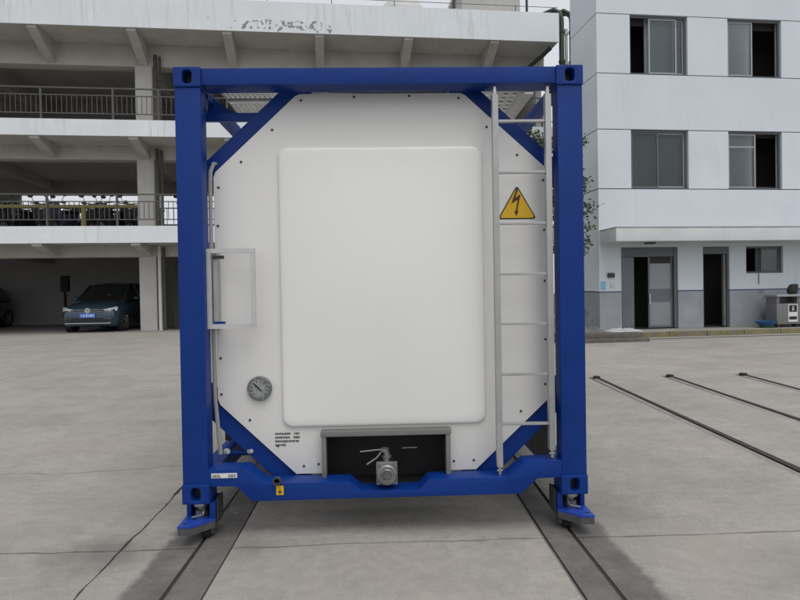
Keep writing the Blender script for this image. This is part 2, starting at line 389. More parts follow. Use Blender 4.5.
# flush rails
def ysheet(b, x0, x1, y0, y1, z0, z1):
    st = [y for y in (y0, 1.0, y1) if y0 <= y <= y1]; st = sorted(set(st))
    b.loft([[(x0, y, gz(y)+z0), (x1, y, gz(y)+z0), (x1, y, gz(y)+z1), (x0, y, gz(y)+z1)] for y in st])
for xc, lab, grp in ((-1.10, 'flush steel rail under the trolley below the white sticker', None), (1.105, 'flush steel rail under the trolley below the ladder', None)):
    b = B(); s_ = 1 if xc > 0 else -1
    ysheet(b, xc-.0115, xc+.0115, -9, 15, -.028, -.007); 
    b.obj('flush_rail', M['railsteel'], label=lab, category='rail', group='rails carrying the container')
for k, (xc, lab) in enumerate(((3.24, 'embedded steel rail beside the container, the one closest to the container'), (4.37, 'embedded steel rail running between two other rails on the open yard'), (5.51, 'embedded steel rail farthest from the container'))):
    r = thing('embedded_rail', lab, 'rail', (xc, 5.6, gz(5.6)), 0, 'rails set into the open yard')
    off = Vector((xc, 5.6, gz(5.6)))
    def loc_obj(b, name, mt):
        bmesh.ops.translate(b.bm, verts=b.bm.verts, vec=-off); return b.obj(name, mt, r)
    b = B(); ysheet(b, xc-.008, xc+.026, -9, 5.55, -.03, .010); loc_obj(b, 'rail_head', M['railsteel'])
    b = B(); ysheet(b, xc-.102, xc-.026, -9, 5.42, -.03, .003); loc_obj(b, 'side_strip', M['railedge'])
    b = B(); b.box(xc-.035, xc+.04, 5.50, 5.59, gz(5.5)-.03, gz(5.5)+.026); loc_obj(b, 'end_stop', M['railsteel'])

# ------------------------------------------------------------------ tank container
ZB = .22
tc = thing('tank_container', 'white tank container with blue steel frame and grey ladder standing on the yard tracks', 'container', (0, 0, ZB))
def P(b, name, mt, parent=tc, **k): return b.obj(name, mt, parent, **k)
LEN = 6.058
def casting(x0, x1, y0, y1, z0, z1, front):
    """hollow corner casting with an oval hole in its end face and in its side face"""
    b = B(); bm = b.bm
    yf, yk = (y0, y1) if front else (y1, y0)
    cx, cz, hx, hz = (x0+x1)/2, (z0+z1)/2, (x1-x0)/2, (z1-z0)/2
    out, inn, dep = [], [], []
    for k in range(32):
        t = 2*math.pi*k/32; c, s = math.cos(t), math.sin(t); q = max(abs(c), abs(s))
        out.append(bm.verts.new((cx+hx*c/q, yf, cz+hz*s/q)))
        ex, ez = .028*math.copysign(abs(c)**.6, c), .039*math.copysign(abs(s)**.6, s)
        inn.append(bm.verts.new((cx+ex, yf, cz+ez))); dep.append(bm.verts.new((cx+ex, yf+(yk-yf)*.5, cz+ez)))
    back = [bm.verts.new((v.co.x, yk, v.co.z)) for v in out]
    for k in range(32):
        j = (k+1) % 32
        bm.faces.new((out[k], out[j], inn[j], inn[k])); bm.faces.new((inn[k], inn[j], dep[j], dep[k])); bm.faces.new((out[k], out[j], back[j], back[k]))
    bm.faces.new(back); bm.faces.new(dep)
    o = P(b, 'corner_casting', M['blue'], bevel=.012)
    h = B(); ring = []
    h.prism([(cx+.0235*math.copysign(abs(math.cos(t))**.6, math.cos(t)), cz+.0375*math.copysign(abs(math.sin(t))**.6, math.sin(t))) for t in [2*math.pi*k/24 for k in range(24)]], yf+(yk-yf)*.42, yf+(yk-yf)*.47)
    h.obj('cavity_shade', M['black'], o)  # solid black plug paints the shade inside the hole
for s in (-1, 1):
    x0, x1 = sorted((s*1.057, s*1.219))
    for front in (True, False):
        y0, y1 = (0, .178) if front else (LEN-.178, LEN)
        casting(x0, x1, y0, y1, 0, .118, front); casting(x0, x1, y0, y1, 2.473, 2.591, front)
        a, c = sorted((s*1.063, s*1.215))
        P(B().box(a, c, y0+.010 if front else y0+.050, y1-.050 if front else y1-.010, .117, 2.474), 'corner_post', M['blue'], bevel=.009)
# end beams
top = [(-1.09, 2.487), (1.09, 2.487), (1.09, 2.586), (-1.09, 2.586)]
bot = [(-1.08, .204), (-.842, .2), (-.737, .112), (-.225, .109), (-.150, .05), (.195, .05), (.255, .112), (.742, .112), (.846, .198), (1.08, .206),
       (1.08, .101), (.912, .098), (.812, .008), (-.805, .006), (-.902, .098), (-1.08, .1)]
for front in (True, False):
    y0, y1 = (.015, .172) if front else (LEN-.172, LEN-.015)
    P(B().prism(top, y0, y1), 'top_end_beam', M['blue'], bevel=.008)
    P(B().prism(bot, y0, y1), 'bottom_end_beam', M['blue'], bevel=.006)
# side rails
for s in (-1, 1):
    a, c = sorted((s*1.062, s*1.132)); P(B().box(a, c, .17, LEN-.17, 2.452, 2.512), 'top_side_rail', M['blue'], bevel=.004)
    a, c = sorted((s*1.085, s*1.205)); P(B().box(a, c, .17, LEN-.17, .03, .14), 'bottom_side_rail', M['blue'], bevel=.004)
    # saddle struts rising from the bottom rail to the tank
    for y in (.95, 2.4, 3.7, 5.1):
        P(B().bar((s*1.13, y, .13), (s*.80, y, .47), .10, .10), 'saddle_strut', M['blue'])
# diagonal gussets at the panel corners
def gusset(A, Bp, sx, up_):
    A, Bp = Vector(A), Vector(Bp); d = (Bp-A).normalized(); n = Vector((-d.y, d.x))
    if n.x > 0: n = -n                                      # outwards (left for the left side)
    zlim = 2.55 if up_ else .06
    pts = []
    for o in (-.05, .092 if up_ else .118):
        p = A+n*o; q1 = p+d*((-1.19-p.x)/d.x); q2 = p+d*((zlim-p.y)/d.y); pts.append((q1, q2))
    (a1, a2), (b1, b2) = pts
    poly = [(v.x*-sx, v.y) for v in (a1, a2, b2, b1)]
    P(B().prism(poly, .206, .222), 'corner_gusset', M['blue'])
for sx in (-1, 1):
    gusset((-1.05, 1.99), (-.517, 2.483), sx, True)
    gusset((-1.057, .595), (-.565, .115), sx, False)
for s in (-1,):
    a, c = sorted((s*1.10, s*.74)); P(B().box(a, c, .235, .265, 2.334, 2.386), 'corner_tie_bar', M['blue'], bevel=.003)
P(B().prism([(-1.10, 2.50), (-1.07, 2.50), (-.93, 2.40), (-.93, 2.385), (-1.10, 2.385)], .30, .312), 'corner_bracket', M['blue'])
# end panel with the outlet opening cut in its lower edge
poly = [(-.565, .115), (-.372, .115), (-.372, .352), (.372, .352), (.372, .115), (.565, .115), (1.04, .56), (1.061, .60), (1.061, 1.97), (1.04, 2.005),
        (.53, 2.47), (.50, 2.483), (-.50, 2.483), (-.53, 2.47), (-1.03, 2.005), (-1.043, 1.97), (-1.043, .60), (-1.03, .56)]
P(B().prism(poly, .18, .203), 'end_panel', M['white'], bevel=.003)
for x, z in [(-.493,2.443),(-.164,2.462),(-.675,2.262),(-.87,2.066),(-1.012,1.91),(-1.02,1.672),(-1.02,1.412),(-1.02,1.144),(-1.02,.85),(-1.02,.625),(-.847,.46),(-.676,.294),(-.517,.164),
             (-.425,.174),(.425,.172),(.552,.175),(.855,.478),(1.012,.646),(1.018,.93),(1.018,1.30),(1.018,1.62),(1.015,1.933),(.853,2.092),(.663,2.269),(.489,2.451),(.179,2.466)]:
    P(B().lathe((x, .1805, z), (0, -1, 0), [(0, .0085), (.004, .0075), (.006, .004)], 10), 'screw', M['dgrey'])
# bulged cover
def rrect(x0, x1, z0, z1, r, y, n=6, m=13):
    pts = []
    for cx, cz, t0 in ((x1-r, z1-r, 0), (x0+r, z1-r, 90), (x0+r, z0+r, 180), (x1-r, z0+r, 270)):
        for k in range(n+1):
            t = rad(t0+90*k/n); pts.append((cx+r*math.cos(t), y, cz+r*math.sin(t)))
    out = []
    for i, p in enumerate(pts):
        out.append(p)
        if i % (n+1) == n:                       # straight side up to the next corner
            q = pts[(i+1) % len(pts)]
            out += [tuple(p[j]+(q[j]-p[j])*k/m for j in range(3)) for k in range(1, m)]
    return out
b = B(); rings = []
prof = [(0, .1795, .062), (.001, .170, .062), (.004, .162, .060), (.011, .157, .058), (.022, .154, .056)]
for ins, dy, r in prof:
    rings.append(rrect(-.642+ins, .630-ins, .41+ins, 2.150-ins, r, dy))
edge = rings[-1]; CX, CZ = -.006, 1.28
for k in range(1, 22):                          # shallow dome, shrinking towards the middle
    f = 1-k/22; rg = []
    for x, y, z in edge:
        X_, Z_ = CX+(x-CX)*f, CZ+(z-CZ)*f
        rg.append((X_, .154-.046*(1-((X_-CX)/.614)**2)*(1-((Z_-CZ)/.848)**2), Z_))
    rings.append(rg)
b.loft(rings, cap0=False)
P(b, 'bulged_cover', M['cover'], smooth=True)
# gauge
b = B(); b.lathe((-.781, .1795, .658), (0, -1, 0), [(0, .076), (.022, .076), (.030, .070), (.030, .058)], 32); gg = P(b, 'pressure_gauge', M['bezel'], smooth=True)
B().lathe((-.781, .149, .658), (0, -1, 0), [(0, .057), (.002, .057)], 28).obj('dial', M['dial'], gg)
b = B(); b.bar((-.81, .1455, .69), (-.765, .1455, .645), .002, .008)
for k in range(10):
    t = rad(-40+k*29); b.bar((-.781+.044*math.cos(t), .1455, .658+.044*math.sin(t)), (-.781+.053*math.cos(t), .1455, .658+.053*math.sin(t)), .002, .004)
b.obj('needle_and_ticks', M['ink'], gg)
for k in range(4):
    t = rad(20+90*k); B().lathe((-.781+.066*math.cos(t), .1500, .658+.066*math.sin(t)), (0, -1, 0), [(0, .006), (.004, .005)], 8).obj('bezel_screw', M['steel'], gg)
# printed lines on the panel (too small to read: runs of short strokes)
b = B(); random.seed(11)
for row in range(4):
    z = .376-row*.0235; x = -.692; end = -.545 if row < 3 else -.625
    while x < end:
        w = random.uniform(.005, .010)
        if not (row < 2 and -.602 < x < -.580): b.box(x, x+w, .1775, .1785, z-random.uniform(.010, .0135), z)
        x += w+random.uniform(.002, .004)
P(b, 'printed_lines', M['dgrey'])
# warning triangle: flat sign on the panel
def tri(cx, cz, sc_, r, y0, y1):
    A = [Vector((-.123, 0)), Vector((.123, 0)), Vector((0, .213))]
    c = (A[0]+A[1]+A[2])/3; pts = []
    for i in range(3):
        p = A[i]; a0 = math.atan2(*(((A[i]-A[i-1]).yx))); a1 = math.atan2(*((A[(i+1) % 3]-A[i]).yx))
        while a1 < a0: a1 += 2*math.pi
        q = c+(p-c)*sc_; dirv = (p-c).normalized(); ctr = q-dirv*r*2
        for k in range(7):
            t = a0-math.pi/2+(a1-a0)*k/6; pts.append((cx+ctr.x+r*math.cos(t), cz+ctr.y+r*math.sin(t)))
    return pts
ws = P(B().prism(tri(.848, 1.690, 1.0, .012, 0, 0), .1768, .179), 'warning_sign', M['ink'], label='yellow triangular sign with a dark lightning arrow')
B().prism(tri(.848, 1.690, .90, .009, 0, 0), .1752, .1765).obj('yellow_field', M['yellow'], ws)
bolt = [(.845, 1.880), (.857, 1.879), (.836, 1.822), (.870, 1.846), (.848, 1.742), (.857, 1.742), (.842, 1.708), (.829, 1.737), (.838, 1.739), (.852, 1.812), (.811, 1.786)]
B().prism(bolt, .1738, .1749).obj('lightning_arrow', M['darkred'], ws)
# hinged grey holder frame
hf = B(); X0, X1, Z0, Z1, w = -1.066, -.775, 1.040, 1.522, .027
hf.box(X0, X1, .060, .088, Z1-w, Z1); hf.box(X0, X1, .060, .088, Z0, Z0+w)
hf.box(X0, X0+w, .061, .087, Z0+w, Z1-w); hf.box(X1-w, X1, .061, .087, Z0+w, Z1-w)
hf = P(hf, 'placard_frame', M['palealu'])
B().box(X0+.030, X0+.055, .10, .178, Z0+.01, Z1-.01).obj('hinge_channel', M['alu'], hf)
for z in (1.472, 1.072):
    B().box(X0+.034, X0+.100, .088, .103, z-.010, z+.010).obj('hinge_block', M['dgrey'] if z > 1.3 else M['blue'], hf)
# ladder
ld = B(); ld.box(.676, .710, .040, .088, .165, 2.432)
lad = P(ld, 'ladder', M['alu'], label='grey metal ladder fixed to the frame')
B().box(.998, 1.034, .040, .088, .262, 2.432).obj('ladder_rail', M['alu'], lad, bevel=.003)
for z in (2.271, 1.961, 1.650, 1.342, 1.038, .729, .425):
    r_ = B().box(.711, .997, .048, .078, z-.008, z+.007).obj('rung', M['alu'], lad, bevel=.002)
for x, z, dz in ((.693, .165, -1), (1.016, .262, -1), (.693, 2.432, 1), (1.016, 2.432, 1)):
    zz = sorted((z, z+dz*.05)); k_ = B().box(x-.008, x+.008, .052, .076, zz[0], zz[1]); k_.cyl((x-.016, .064, z+dz*.025), (x+.016, .064, z+dz*.025), .007, n=8)
    k_.obj('ladder_clamp', M['steel'], lad)
# outlet box: frame, dark recess and valve
ob = B(); ob.box(-.398, -.370, .105, .179, .06, .360); ob.box(.370, .398, .105, .179, .06, .360); ob.box(-.402, .402, .100, .179, .361, .392)
ob = P(ob, 'outlet_hood', M['hood'], bevel=.003)
rc = B(); Y0, Y1 = .204, .44
rc.quad((-.40, Y1, .02), (.40, Y1, .02), (.40, Y1, .40), (-.40, Y1, .40)); rc.quad((-.40, Y0, .40), (.40, Y0, .40), (.40, Y1, .40), (-.40, Y1, .40))
for x in (-.40, .40): rc.quad((x, Y0, .02), (x, Y1, .02), (x, Y1, .40), (x, Y0, .40))
rc.quad((-.40, Y0, .02), (.40, Y0, .02), (.40, Y1, .02), (-.40, Y1, .02))
rc.obj('outlet_recess', M['black'], ob)
vv = B(); vv.lathe((0, .10, .140), (0, -1, 0), [(-.25, .045), (0, .045), (.001, .066), (.022, .066), (.023, .046), (.05, .046), (.051, .062), (.080, .062), (.088, .055), (.090, .03)], 24)
va = P(vv, 'outlet_valve', M['valve'], smooth=True)
v2 = B(); v2.box(-.064, .066, .055, .075, .072, .212); v2.obj('valve_flange', M['valve'], va, bevel=.006)
for x in (-.052, .054):
    for z in (.085, .199): B().lathe((x, .0545, z), (0, -1, 0), [(0, .009), (.012, .009)], 6).obj('flange_bolt', M['valve'], va)
v3 = B(); v3.cyl((0, .09, .20), (0, .09, .268), .019); v3.cyl((0, .09, .232), (0, .09, .245), .030); v3.cyl((-.01, .09, .268), (-.01, .09, .288), .026); v3.obj('valve_stem', M['valve'], va, smooth=True)
v4 = B(); v4.tube([(0, .085, .280), (-.06, .07, .282), (-.16, .06, .276)], .0045); v4.obj('valve_lever', M['hood'], va)
v5 = B(); v5.tube([(-.03, .08, .268), (-.06, .065, .235), (-.12, .05, .20)], .005); v5.obj('valve_lever', M['hood'], va)
v6 = B(); v6.tube([(.10, .30, .232), (.16, .30, .234), (.20, .30, .233)], .006); v6.obj('recess_rod', M['valve'], va)
b = B(); b.lathe((.0, .012, .140), (0, -1, 0), [(0, .05), (.002, .05)], 20); b.obj('cap_face', M['bezel'], va)
b = B(); b.tube([(.035*math.cos(t)+0, .008, .14+.035*math.sin(t)) for t in [rad(20+14*k) for k in range(18)]], .004, 6); b.obj('cap_handle', M['valve'], va)
# tank body, insulated shell
tk = B(); R0 = 1.10
tk.lathe((0, .46, 1.30), (0, 1, 0), [(0, .55), (.02, .86), (.08, 1.0), (.2, R0), (4.9, R0), (5.08, 1.0), (5.15, .86), (5.17, .5)], 56)
P(tk, 'tank_shell', M['white'], smooth=True)
for y in (1.4, 2.6, 3.8, 5.0):
    b = B(); b.lathe((0, y, 1.30), (0, 1, 0), [(0, R0+.001), (0, R0+.005), (.05, R0+.005), (.05, R0+.001)], 56); P(b, 'cladding_band', M['steel'])
P(B().prism([(-.565, .115), (.565, .115), (1.04, .56), (1.04, 2.0), (.517, 2.483), (-.517, 2.483), (-1.04, 2.0), (-1.04, .56)], LEN-.203, LEN-.18), 'end_panel', M['white'])
# perforated walkway planks on top
def plank(x0, x1, y0, y1, z, px, py, name='walkway_plank'):
    b = B(); w = .42
    n = max(2, round((x1-x0)/px)); k = max(2, round((y1-y0)/py))
    for i in range(n+1):
        x = x0+(x1-x0)*i/n; b.box(x-px*w/2*1.2, x+px*w/2*1.2, y0, y1, z, z+.006)
    for j in range(k+1):
        y = y0+(y1-y0)*j/k; b.box(x0, x1, y-py*w/2*1.2, y+py*w/2*1.2, z+.001, z+.005)
    return P(b, name, M['galv'])
plank(-1.02, -.60, .22, .46, 2.545, .032, .040)
plank(-1.02, -.60, .53, .78, 2.545, .032, .040)
P(B().box(-1.01, -.59, .466, .480, 2.528, 2.56), 'walkway_flange', M['galv']); P(B().box(-1.01, -.59, .51, .524, 2.528, 2.56), 'walkway_flange', M['galv'])
plank(.57, .925, .20, 5.7, 2.545, .058, .085)
P(B().box(.935, 1.0, .33, 5.7, 2.52, 2.535), 'walkway_flange', M['galv']); P(B().box(.926, .938, .33, 5.7, 2.50, 2.56), 'walkway_flange', M['galv'])
plank(-.92, -.62, .86, 5.7, 2.545, .058, .075)
# grey drain hose down the left edge, lower pipework
b = B(); b.tube([(-1.005, .30, 2.03), (-1.02, .24, 2.065), (-1.042, .196, 2.06), (-1.060, .186, 2.01), (-1.064, .185, 1.9), (-1.066, .185, 1.2), (-1.06, .187, .60), (-1.035, .19, .25)], .013)
P(b, 'drain_hose', M['greyhose'], smooth=True)
b = B(); b.cyl((-1.03, .28, .245), (-.86, .34, .40), .022); P(b, 'lower_pipe', M['blue'], smooth=True)
for x, z in ((-1.01, .255), (-.865, .255)):
    b = B(); b.lathe((x, .23, z), (.5, -1, .2), [(0, .020), (.022, .020), (.023, .013), (.05, .013)], 8); P(b, 'pipe_union', M['greyhose'])
b = B(); b.cyl((-1.02, .27, .235), (-.84, .27, .235), .018); P(b, 'lower_pipe', M['blue'])
b = B(); b.lathe((.985, .60, .395), (0, -1, 0), [(0, .055), (.02, .055), (.025, .045)], 20); P(b, 'end_cap', M['sticker'])
P(B().cyl((.985, .60, .395), (.985, 1.4, .395), .04), 'side_pipe', M['greyhose'])
P(B().box(-1.085, -.93, .50, .515, .43, .48), 'saddle_plate', M['blue']); P(B().prism([(-1.085, .26), (-.99, .26), (-.88, .36), (-.93, .428), (-1.085, .428)], .50, .52), 'saddle_plate', M['black'])
P(B().box(1.03, 1.085, .3, .9, .14, .42), 'saddle_plate', M['dgrey']); P(B().box(-1.085, -1.03, .66, 1.4, .14, .42), 'saddle_plate', M['dgrey'])
# stickers on the lower beam
st = P(B().box(-1.046, -.894, .0115, .0145, .151, .179), 'marking_plate', M['sticker']); random.seed(3)
b = B()
for xa, xb in ((-1.040, -.995), (-.945, -.902)):
    for z in (.158, .168):
        x = xa
        while x < xb: b.box(x, x+.004, .0100, .0112, z-.003, z+.004); x += random.uniform(.006, .009)
b.obj('plate_marks', M['ink'], st)
yl = P(B().box(-.663, -.619, .0115, .0145, .041, .096), 'earth_label', M['yellow'])
b = B(); b.bar((-.641, .0105, .084), (-.641, .0105, .062), .002, .005); b.bar((-.653, .0105, .0625), (-.629, .0105, .0625), .002, .004)
b.bar((-.649, .0105, .056), (-.633, .0105, .056), .002, .004); b.bar((-.645, .0105, .050), (-.637, .0105, .050), .002, .004); b.obj('earth_mark', M['ink'], yl)
b = B(); b.lathe((-.655, .010, .128), (0, -1, 0), [(0, .026), (.02, .026), (.02, .016), (.0, .016)], 20); P(b, 'lug_ring', M['dgrey'])
P(B().box(-.665, -.645, .0, .012, .103, .118), 'lug_base', M['dgrey'])

# ------------------------------------------------------------------ trolleys under the corners
def trolley(x, y, s, back, lab):
    t = thing('wheeled_trolley', lab, 'trolley', (x, y, 0), 0, 'blue trolleys under the container corners')
    f = 1 if not back else -1                       # f=1: tongue points at -y
    X = lambda v: s*v                               # outward positive
    pl = [(X(.080), f*-.175), (X(.0), f*-.175), (X(-.105), f*-.055), (X(-.105), f*.13), (X(.080), f*.13)]
    b = B(); b.prism(pl, .112, .124, 'z'); b.obj('deck_plate', M['blue2'], t)
    b = B(); b.prism([(p[0]*.985, p[1]*.985) for p in pl], .070, .111, 'z'); b.obj('tongue_edge', M['dkedge'], t)
    a, c = sorted((X(-.105), X(-.072))); b = B(); b.box(a, c, min(f*-.05, f*.13), max(f*-.05, f*.13), .125, .2185); b.obj('side_cheek', M['blue'], t, bevel=.004)
    a, c = sorted((X(.052), X(.079))); b = B(); b.box(a, c, min(f*.0, f*.13), max(f*.0, f*.13), .125, .2185); b.obj('side_cheek', M['blue'], t, bevel=.004)
    b = B(); b.box(-.075, .075, min(f*.105, f*.13), max(f*.105, f*.13), .1245, .2185); b.obj('back_plate', M['blue'], t)
    b = B(); b.lathe((X(-.005), f*.03, .1245), (0, 0, 1), [(0, .042), (.03, .042), (.035, .026), (.055, .026), (.056, .050), (.075, .050), (.094, .036)], 18); b.obj('twist_lock', M['valve'], t, smooth=True)
    b = B(); b.cyl((X(-.035), f*-.055, .15), (X(-.040), f*.0, .205), .006, n=8); b.cyl((X(-.035), f*-.06, .15), (X(.03), f*-.06, .135), .006, n=8); b.obj('lock_handle', M['valve'], t)
    b = B(); b.cyl((X(.05), f*-.13, .1242), (X(.05), f*-.13, .128), .012, n=10); b.obj('pin_hole', M['black'], t)
    wx = -.045*s
    w = B(); w.lathe((wx-.025, f*.0, .058), (1, 0, 0), [(0, .045), (.004, .068), (.046, .068), (.05, .045)], 24); wh = w.obj('wheel', M['rubber'], t, smooth=True)
    B().cyl((wx-.045, f*.0, .058), (wx+.045, f*.0, .058), .018).obj('axle', M['dkedge'], wh)
    for a, c in ((wx-.048, wx-.030), (wx+.030, wx+.048)): B().box(a, c, -.04, .04, .03, .0695).obj('fork_arm', M['dkedge'], t)
    a = X(-.108); q = B(); q.box(min(a, a-s*.008), max(a, a-s*.008), -.02, .10, .09, .235); q.obj('guide_plate', M['dgrey'], t)
    return t
trolley(-1.14, .085, -1, False, 'blue wheeled trolley under the corner beside the white marking plate')
trolley(1.145, .085, 1, False, 'blue wheeled trolley under the corner below the ladder')
trolley(-1.14, LEN-.085, -1, True, 'blue wheeled trolley under the rear corner on the marking plate side')
trolley(1.145, LEN-.085, 1, True, 'blue wheeled trolley under the rear corner on the ladder side')

# ------------------------------------------------------------------ parking building
AB = rad(5.3)
pb = thing('parking_building', 'open three level white concrete parking building with railings behind the container', 'building', (-7.552, 16.888, .32), AB)
def Q(b, name, mt, parent=pb, **k):
    bmesh.ops.translate(b.bm, verts=b.bm.verts, vec=(0, 0, -.32)); return b.obj(name, mt, parent, **k)   # shapes given with world heights
UL, UR, VB = -17.3, 13.45, 6.2
SL = [(3.10, 3.60, 2.74), (6.34, 6.82, 5.90), (9.64, 9.98, 8.93)]
for i, (z0, z1, zb) in enumerate(SL):
    Q(B().box(UL, UR, -1.58, VB, z0, z1-.004 if i < 2 else z1), 'floor_slab' if i < 2 else 'roof_slab', M['soffit'])
    zt = z1 if i < 2 else 10.58
    Q(B().box(UL-.02, UR+.02, -1.62, -1.583, z0-.012, zt), 'slab_fascia' if i < 2 else 'parapet', M['facade'])
    Q(B().box(UL, UR, -.24, .24, zb, z0-.001), 'edge_beam', M['soffit'], bevel=.01)
    k = -6
    while -.1+2.85*k < UR:
        u = -.1+2.85*k
        if u > UL: Q(B().prism([(-1.56, z0-.002), (-.241, z0-.002), (-.241, zb+.03), (-1.56, z0-.09)], u-.14, u+.14, 'x'), 'bracket', M['soffit'])
        if k % 2 == 0 and u > UL: Q(B().box(u-.15, u+.15, .241, VB-.1, zb+.12, z0-.001), 'cross_beam', M['soffit'])
        k += 1
for k in range(-3, 3):
    u = -.11+5.7*k
    for i, (a, c) in enumerate(((.32, 2.739), (3.601, 5.899), (6.821, 8.929))):
        Q(B().box(u-.27, u+.27, -.27, .27, a, c), 'column', M['column'], bevel=.015)
# back and end walls
Q(B().box(UL, UR, VB, VB+.2, .32, 3.10), 'rear_wall', M['inner']); Q(B().box(UL, UR, VB, VB+.2, 6.82, 9.64), 'rear_wall', M['inner'])
Q(B().box(UL, UR, VB, VB+.2, 3.6, 4.52), 'rear_parapet', M['inner']); Q(B().box(UL, UR, VB, VB+.2, 5.76, 6.34), 'rear_beam', M['inner'])
Q(B().box(-9.5, -6.95, VB+.01, VB+.19, 4.521, 5.759), 'rear_wall', M['inner'])
b = B()
u = UL
while u < UR: b.box(u-.012, u+.012, VB+.08, VB+.10, 4.521, 5.2); u += .28
b.box(UL, UR, VB+.07, VB+.11, 5.2, 5.24); Q(b, 'rear_railing', M['railm'])
for z0, z1 in ((.32, 3.1), (3.6, 6.34), (6.82, 9.64)):
    Q(B().box(UL-.19, UL-.001, -.2, VB+.2, z0, z1), 'end_wall', M['inner']); Q(B().box(UR-.3, UR-.1, -.2, VB, z0, z1), 'end_wall', M['soffit'])  # ends closed, out of view, added to keep the decks dark
Q(B().box(-.02, .18, .28, VB, .32, 2.85), 'partition_wall', M['inner'])
Q(B().box(UL, UR, -1.45, VB, 9.981, 9.99), 'roof_surface', M['roofing'])
# railings
def railing(z, us):
    b = B(); b.box(UL, UR, -1.50, -1.46, z+.96, z+1.0); b.box(UL, UR, -1.495, -1.465, z+.745, z+.775); b.box(UL, UR, -1.495, -1.465, z+.195, z+.225)
    r_ = Q(b, 'railing', M['railm'])
    def QQ(bb, n): bmesh.ops.translate(bb.bm, verts=bb.bm.verts, vec=(0, 0, -.32)); bb.obj(n, M['railm'], r_)
    for u in us: QQ(B().box(u-.028, u+.028, -1.512, -1.448, z+.0, z+.995), 'railing_post')
    k = 0; u = UL+.05
    while u < UR:
        if -6.5 < u < 1.2: QQ(B().box(u-.009, u+.009, -1.489, -1.471, z+.224, z+.746), 'baluster')
        u += .145
    return r_
railing(3.6, [-12.8, -10.8, -8.7, -6.7, -4.68, -2.66, -.64, .67, 2.7, 4.7, 6.8, 8.8, 10.9, 12.9])
railing(6.82, [-12.9, -10.9, -8.8, -6.8, -4.78, -2.76, -.69, .65, 2.7, 4.7, 6.8, 8.8, 10.9, 12.9])
# pipes on the column and at the far end
for a, c, mt in ((.32, 2.735, 'wpipe'), (3.61, 5.895, 'rust'), (6.83, 8.925, 'rust')):
    b = B(); b.cyl((.285, -.36, a), (.285, -.36, c+.35), .055); Q(b, 'column_drain_pipe', M[mt], smooth=True)
    b = B(); b.cyl((.42, -.34, a), (.42, -.34, c+.3), .04); Q(b, 'column_drain_pipe', M['rust'], smooth=True)
    for zz in (a+.6, c-.5): b = B(); b.box(.22, .47, -.31, -.275, zz, zz+.05); Q(b, 'pipe_clip', M['railm'])
Q(B().box(.60, 1.6, .10, .16, .33, 2.5), 'garage_door', M['dark'])
for du, dv, mt, r_ in ((13.62, -1.45, 'gpipe', .085), (13.84, -1.30, 'wpipe', .05), (13.98, -1.42, 'gpipe', .075), (14.13, -1.2, 'gpipe', .06)):
    b = B(); zt = 10.75 if mt == 'gpipe' else 10.2
    pts = [(du, dv, .33), (du, dv, zt-.3), (du-.05, dv+.02, zt-.08), (du-.22, dv+.1, zt+.05), (du-.6, dv+.35, zt-.05), (du-.95, dv+.6, zt-.45)] if mt == 'gpipe' else [(du, dv, .33), (du, dv, zt)]
    b.tube(pts, r_, 12); Q(b, 'riser_pipe', M[mt], smooth=True)
    for zz in (2.5, 5.0, 7.4, 9.0, 10.0):
        b = B(); b.cyl((du, dv, zz), (du, dv, zz+.09), r_+.02); Q(b, 'pipe_joint', M[mt])
b = B(); b.tube([(13.3, -1.3, 9.55), (12.6, -.6, 9.0)], .07); Q(b, 'soffit_pipe', M['gpipe'])
b = B()
for u in range(-16, 14, 2): b.box(u-.012, u+.012, -1.60, -1.58, 10.58, 10.78)
b.box(UL, UR, -1.595, -1.583, 10.76, 10.775); Q(b, 'roof_guard_rail', M['railm'])
# things on the roof
rt_ = thing('roof_tank', 'white domed water tank on the parking building roof', 'tank')
o2w = Matrix.Translation((-7.552, 16.888, 0)) @ Matrix.Rotation(AB, 4, 'Z')
def at(u, v, z): return o2w @ Vector((u, v, z))
rt_.location = at(8.75, 2.2, 9.99)
b = B(); b.lathe((0, 0, .3), (0, 0, 1), [(0, .80), (.1, .86), (1.7, .86), (1.95, .80), (2.2, .60), (2.33, .3), (2.36, .12)], 32); b.obj('tank_body', M['tankw'], rt_, smooth=True)
for k in range(8):
    t = 2*math.pi*k/8; b = B(); b.bar((.80*math.cos(t), .80*math.sin(t), 2.13), (.22*math.cos(t), .22*math.sin(t), 2.66), .05, .03); b.obj('dome_rib', M['tankw'], rt_)
b = B()
for k in range(4): t = math.pi/4+math.pi/2*k; b.box(.6*math.cos(t)-.08, .6*math.cos(t)+.08, .6*math.sin(t)-.08, .6*math.sin(t)+.08, 0, .31)
b.obj('tank_stand', M['railm'], rt_)
bx = thing('roof_shed', 'pale concrete box with stained walls on the parking building roof', 'shed', at(12.0, 2.2, 9.99), AB)
b = B(); b.box(-1.12, 1.12, -.9, .9, 0, 2.75); b.obj('shed_wall', M['column'], bx)
b = B(); b.box(-1.25, 1.25, -1.05, 1.05, 2.751, 2.9); b.obj('shed_roof', M['tankw'], bx)
b = B(); b.box(-1.15, 1.15, -.93, -.901, 1.15, 1.22); b.obj('shed_trim', M['soffit'], bx)
for u, lab in ((10.55, 'thin dark mast between the domed tank and the roof shed'), (13.35, 'thin dark mast beside the roof shed near the green pipes')):
    t = thing('roof_mast', lab, 'mast', at(u, 1.2, 9.99), 0, 'masts on the roof')
    b = B(); b.cyl((0, 0, 0), (0, 0, 3.4), .055, .04); b.obj('mast_pole', M['gpipe'], t); B().box(-.15, .15, -.15, .15, 0, .03).obj('mast_base', M['gpipe'], t)

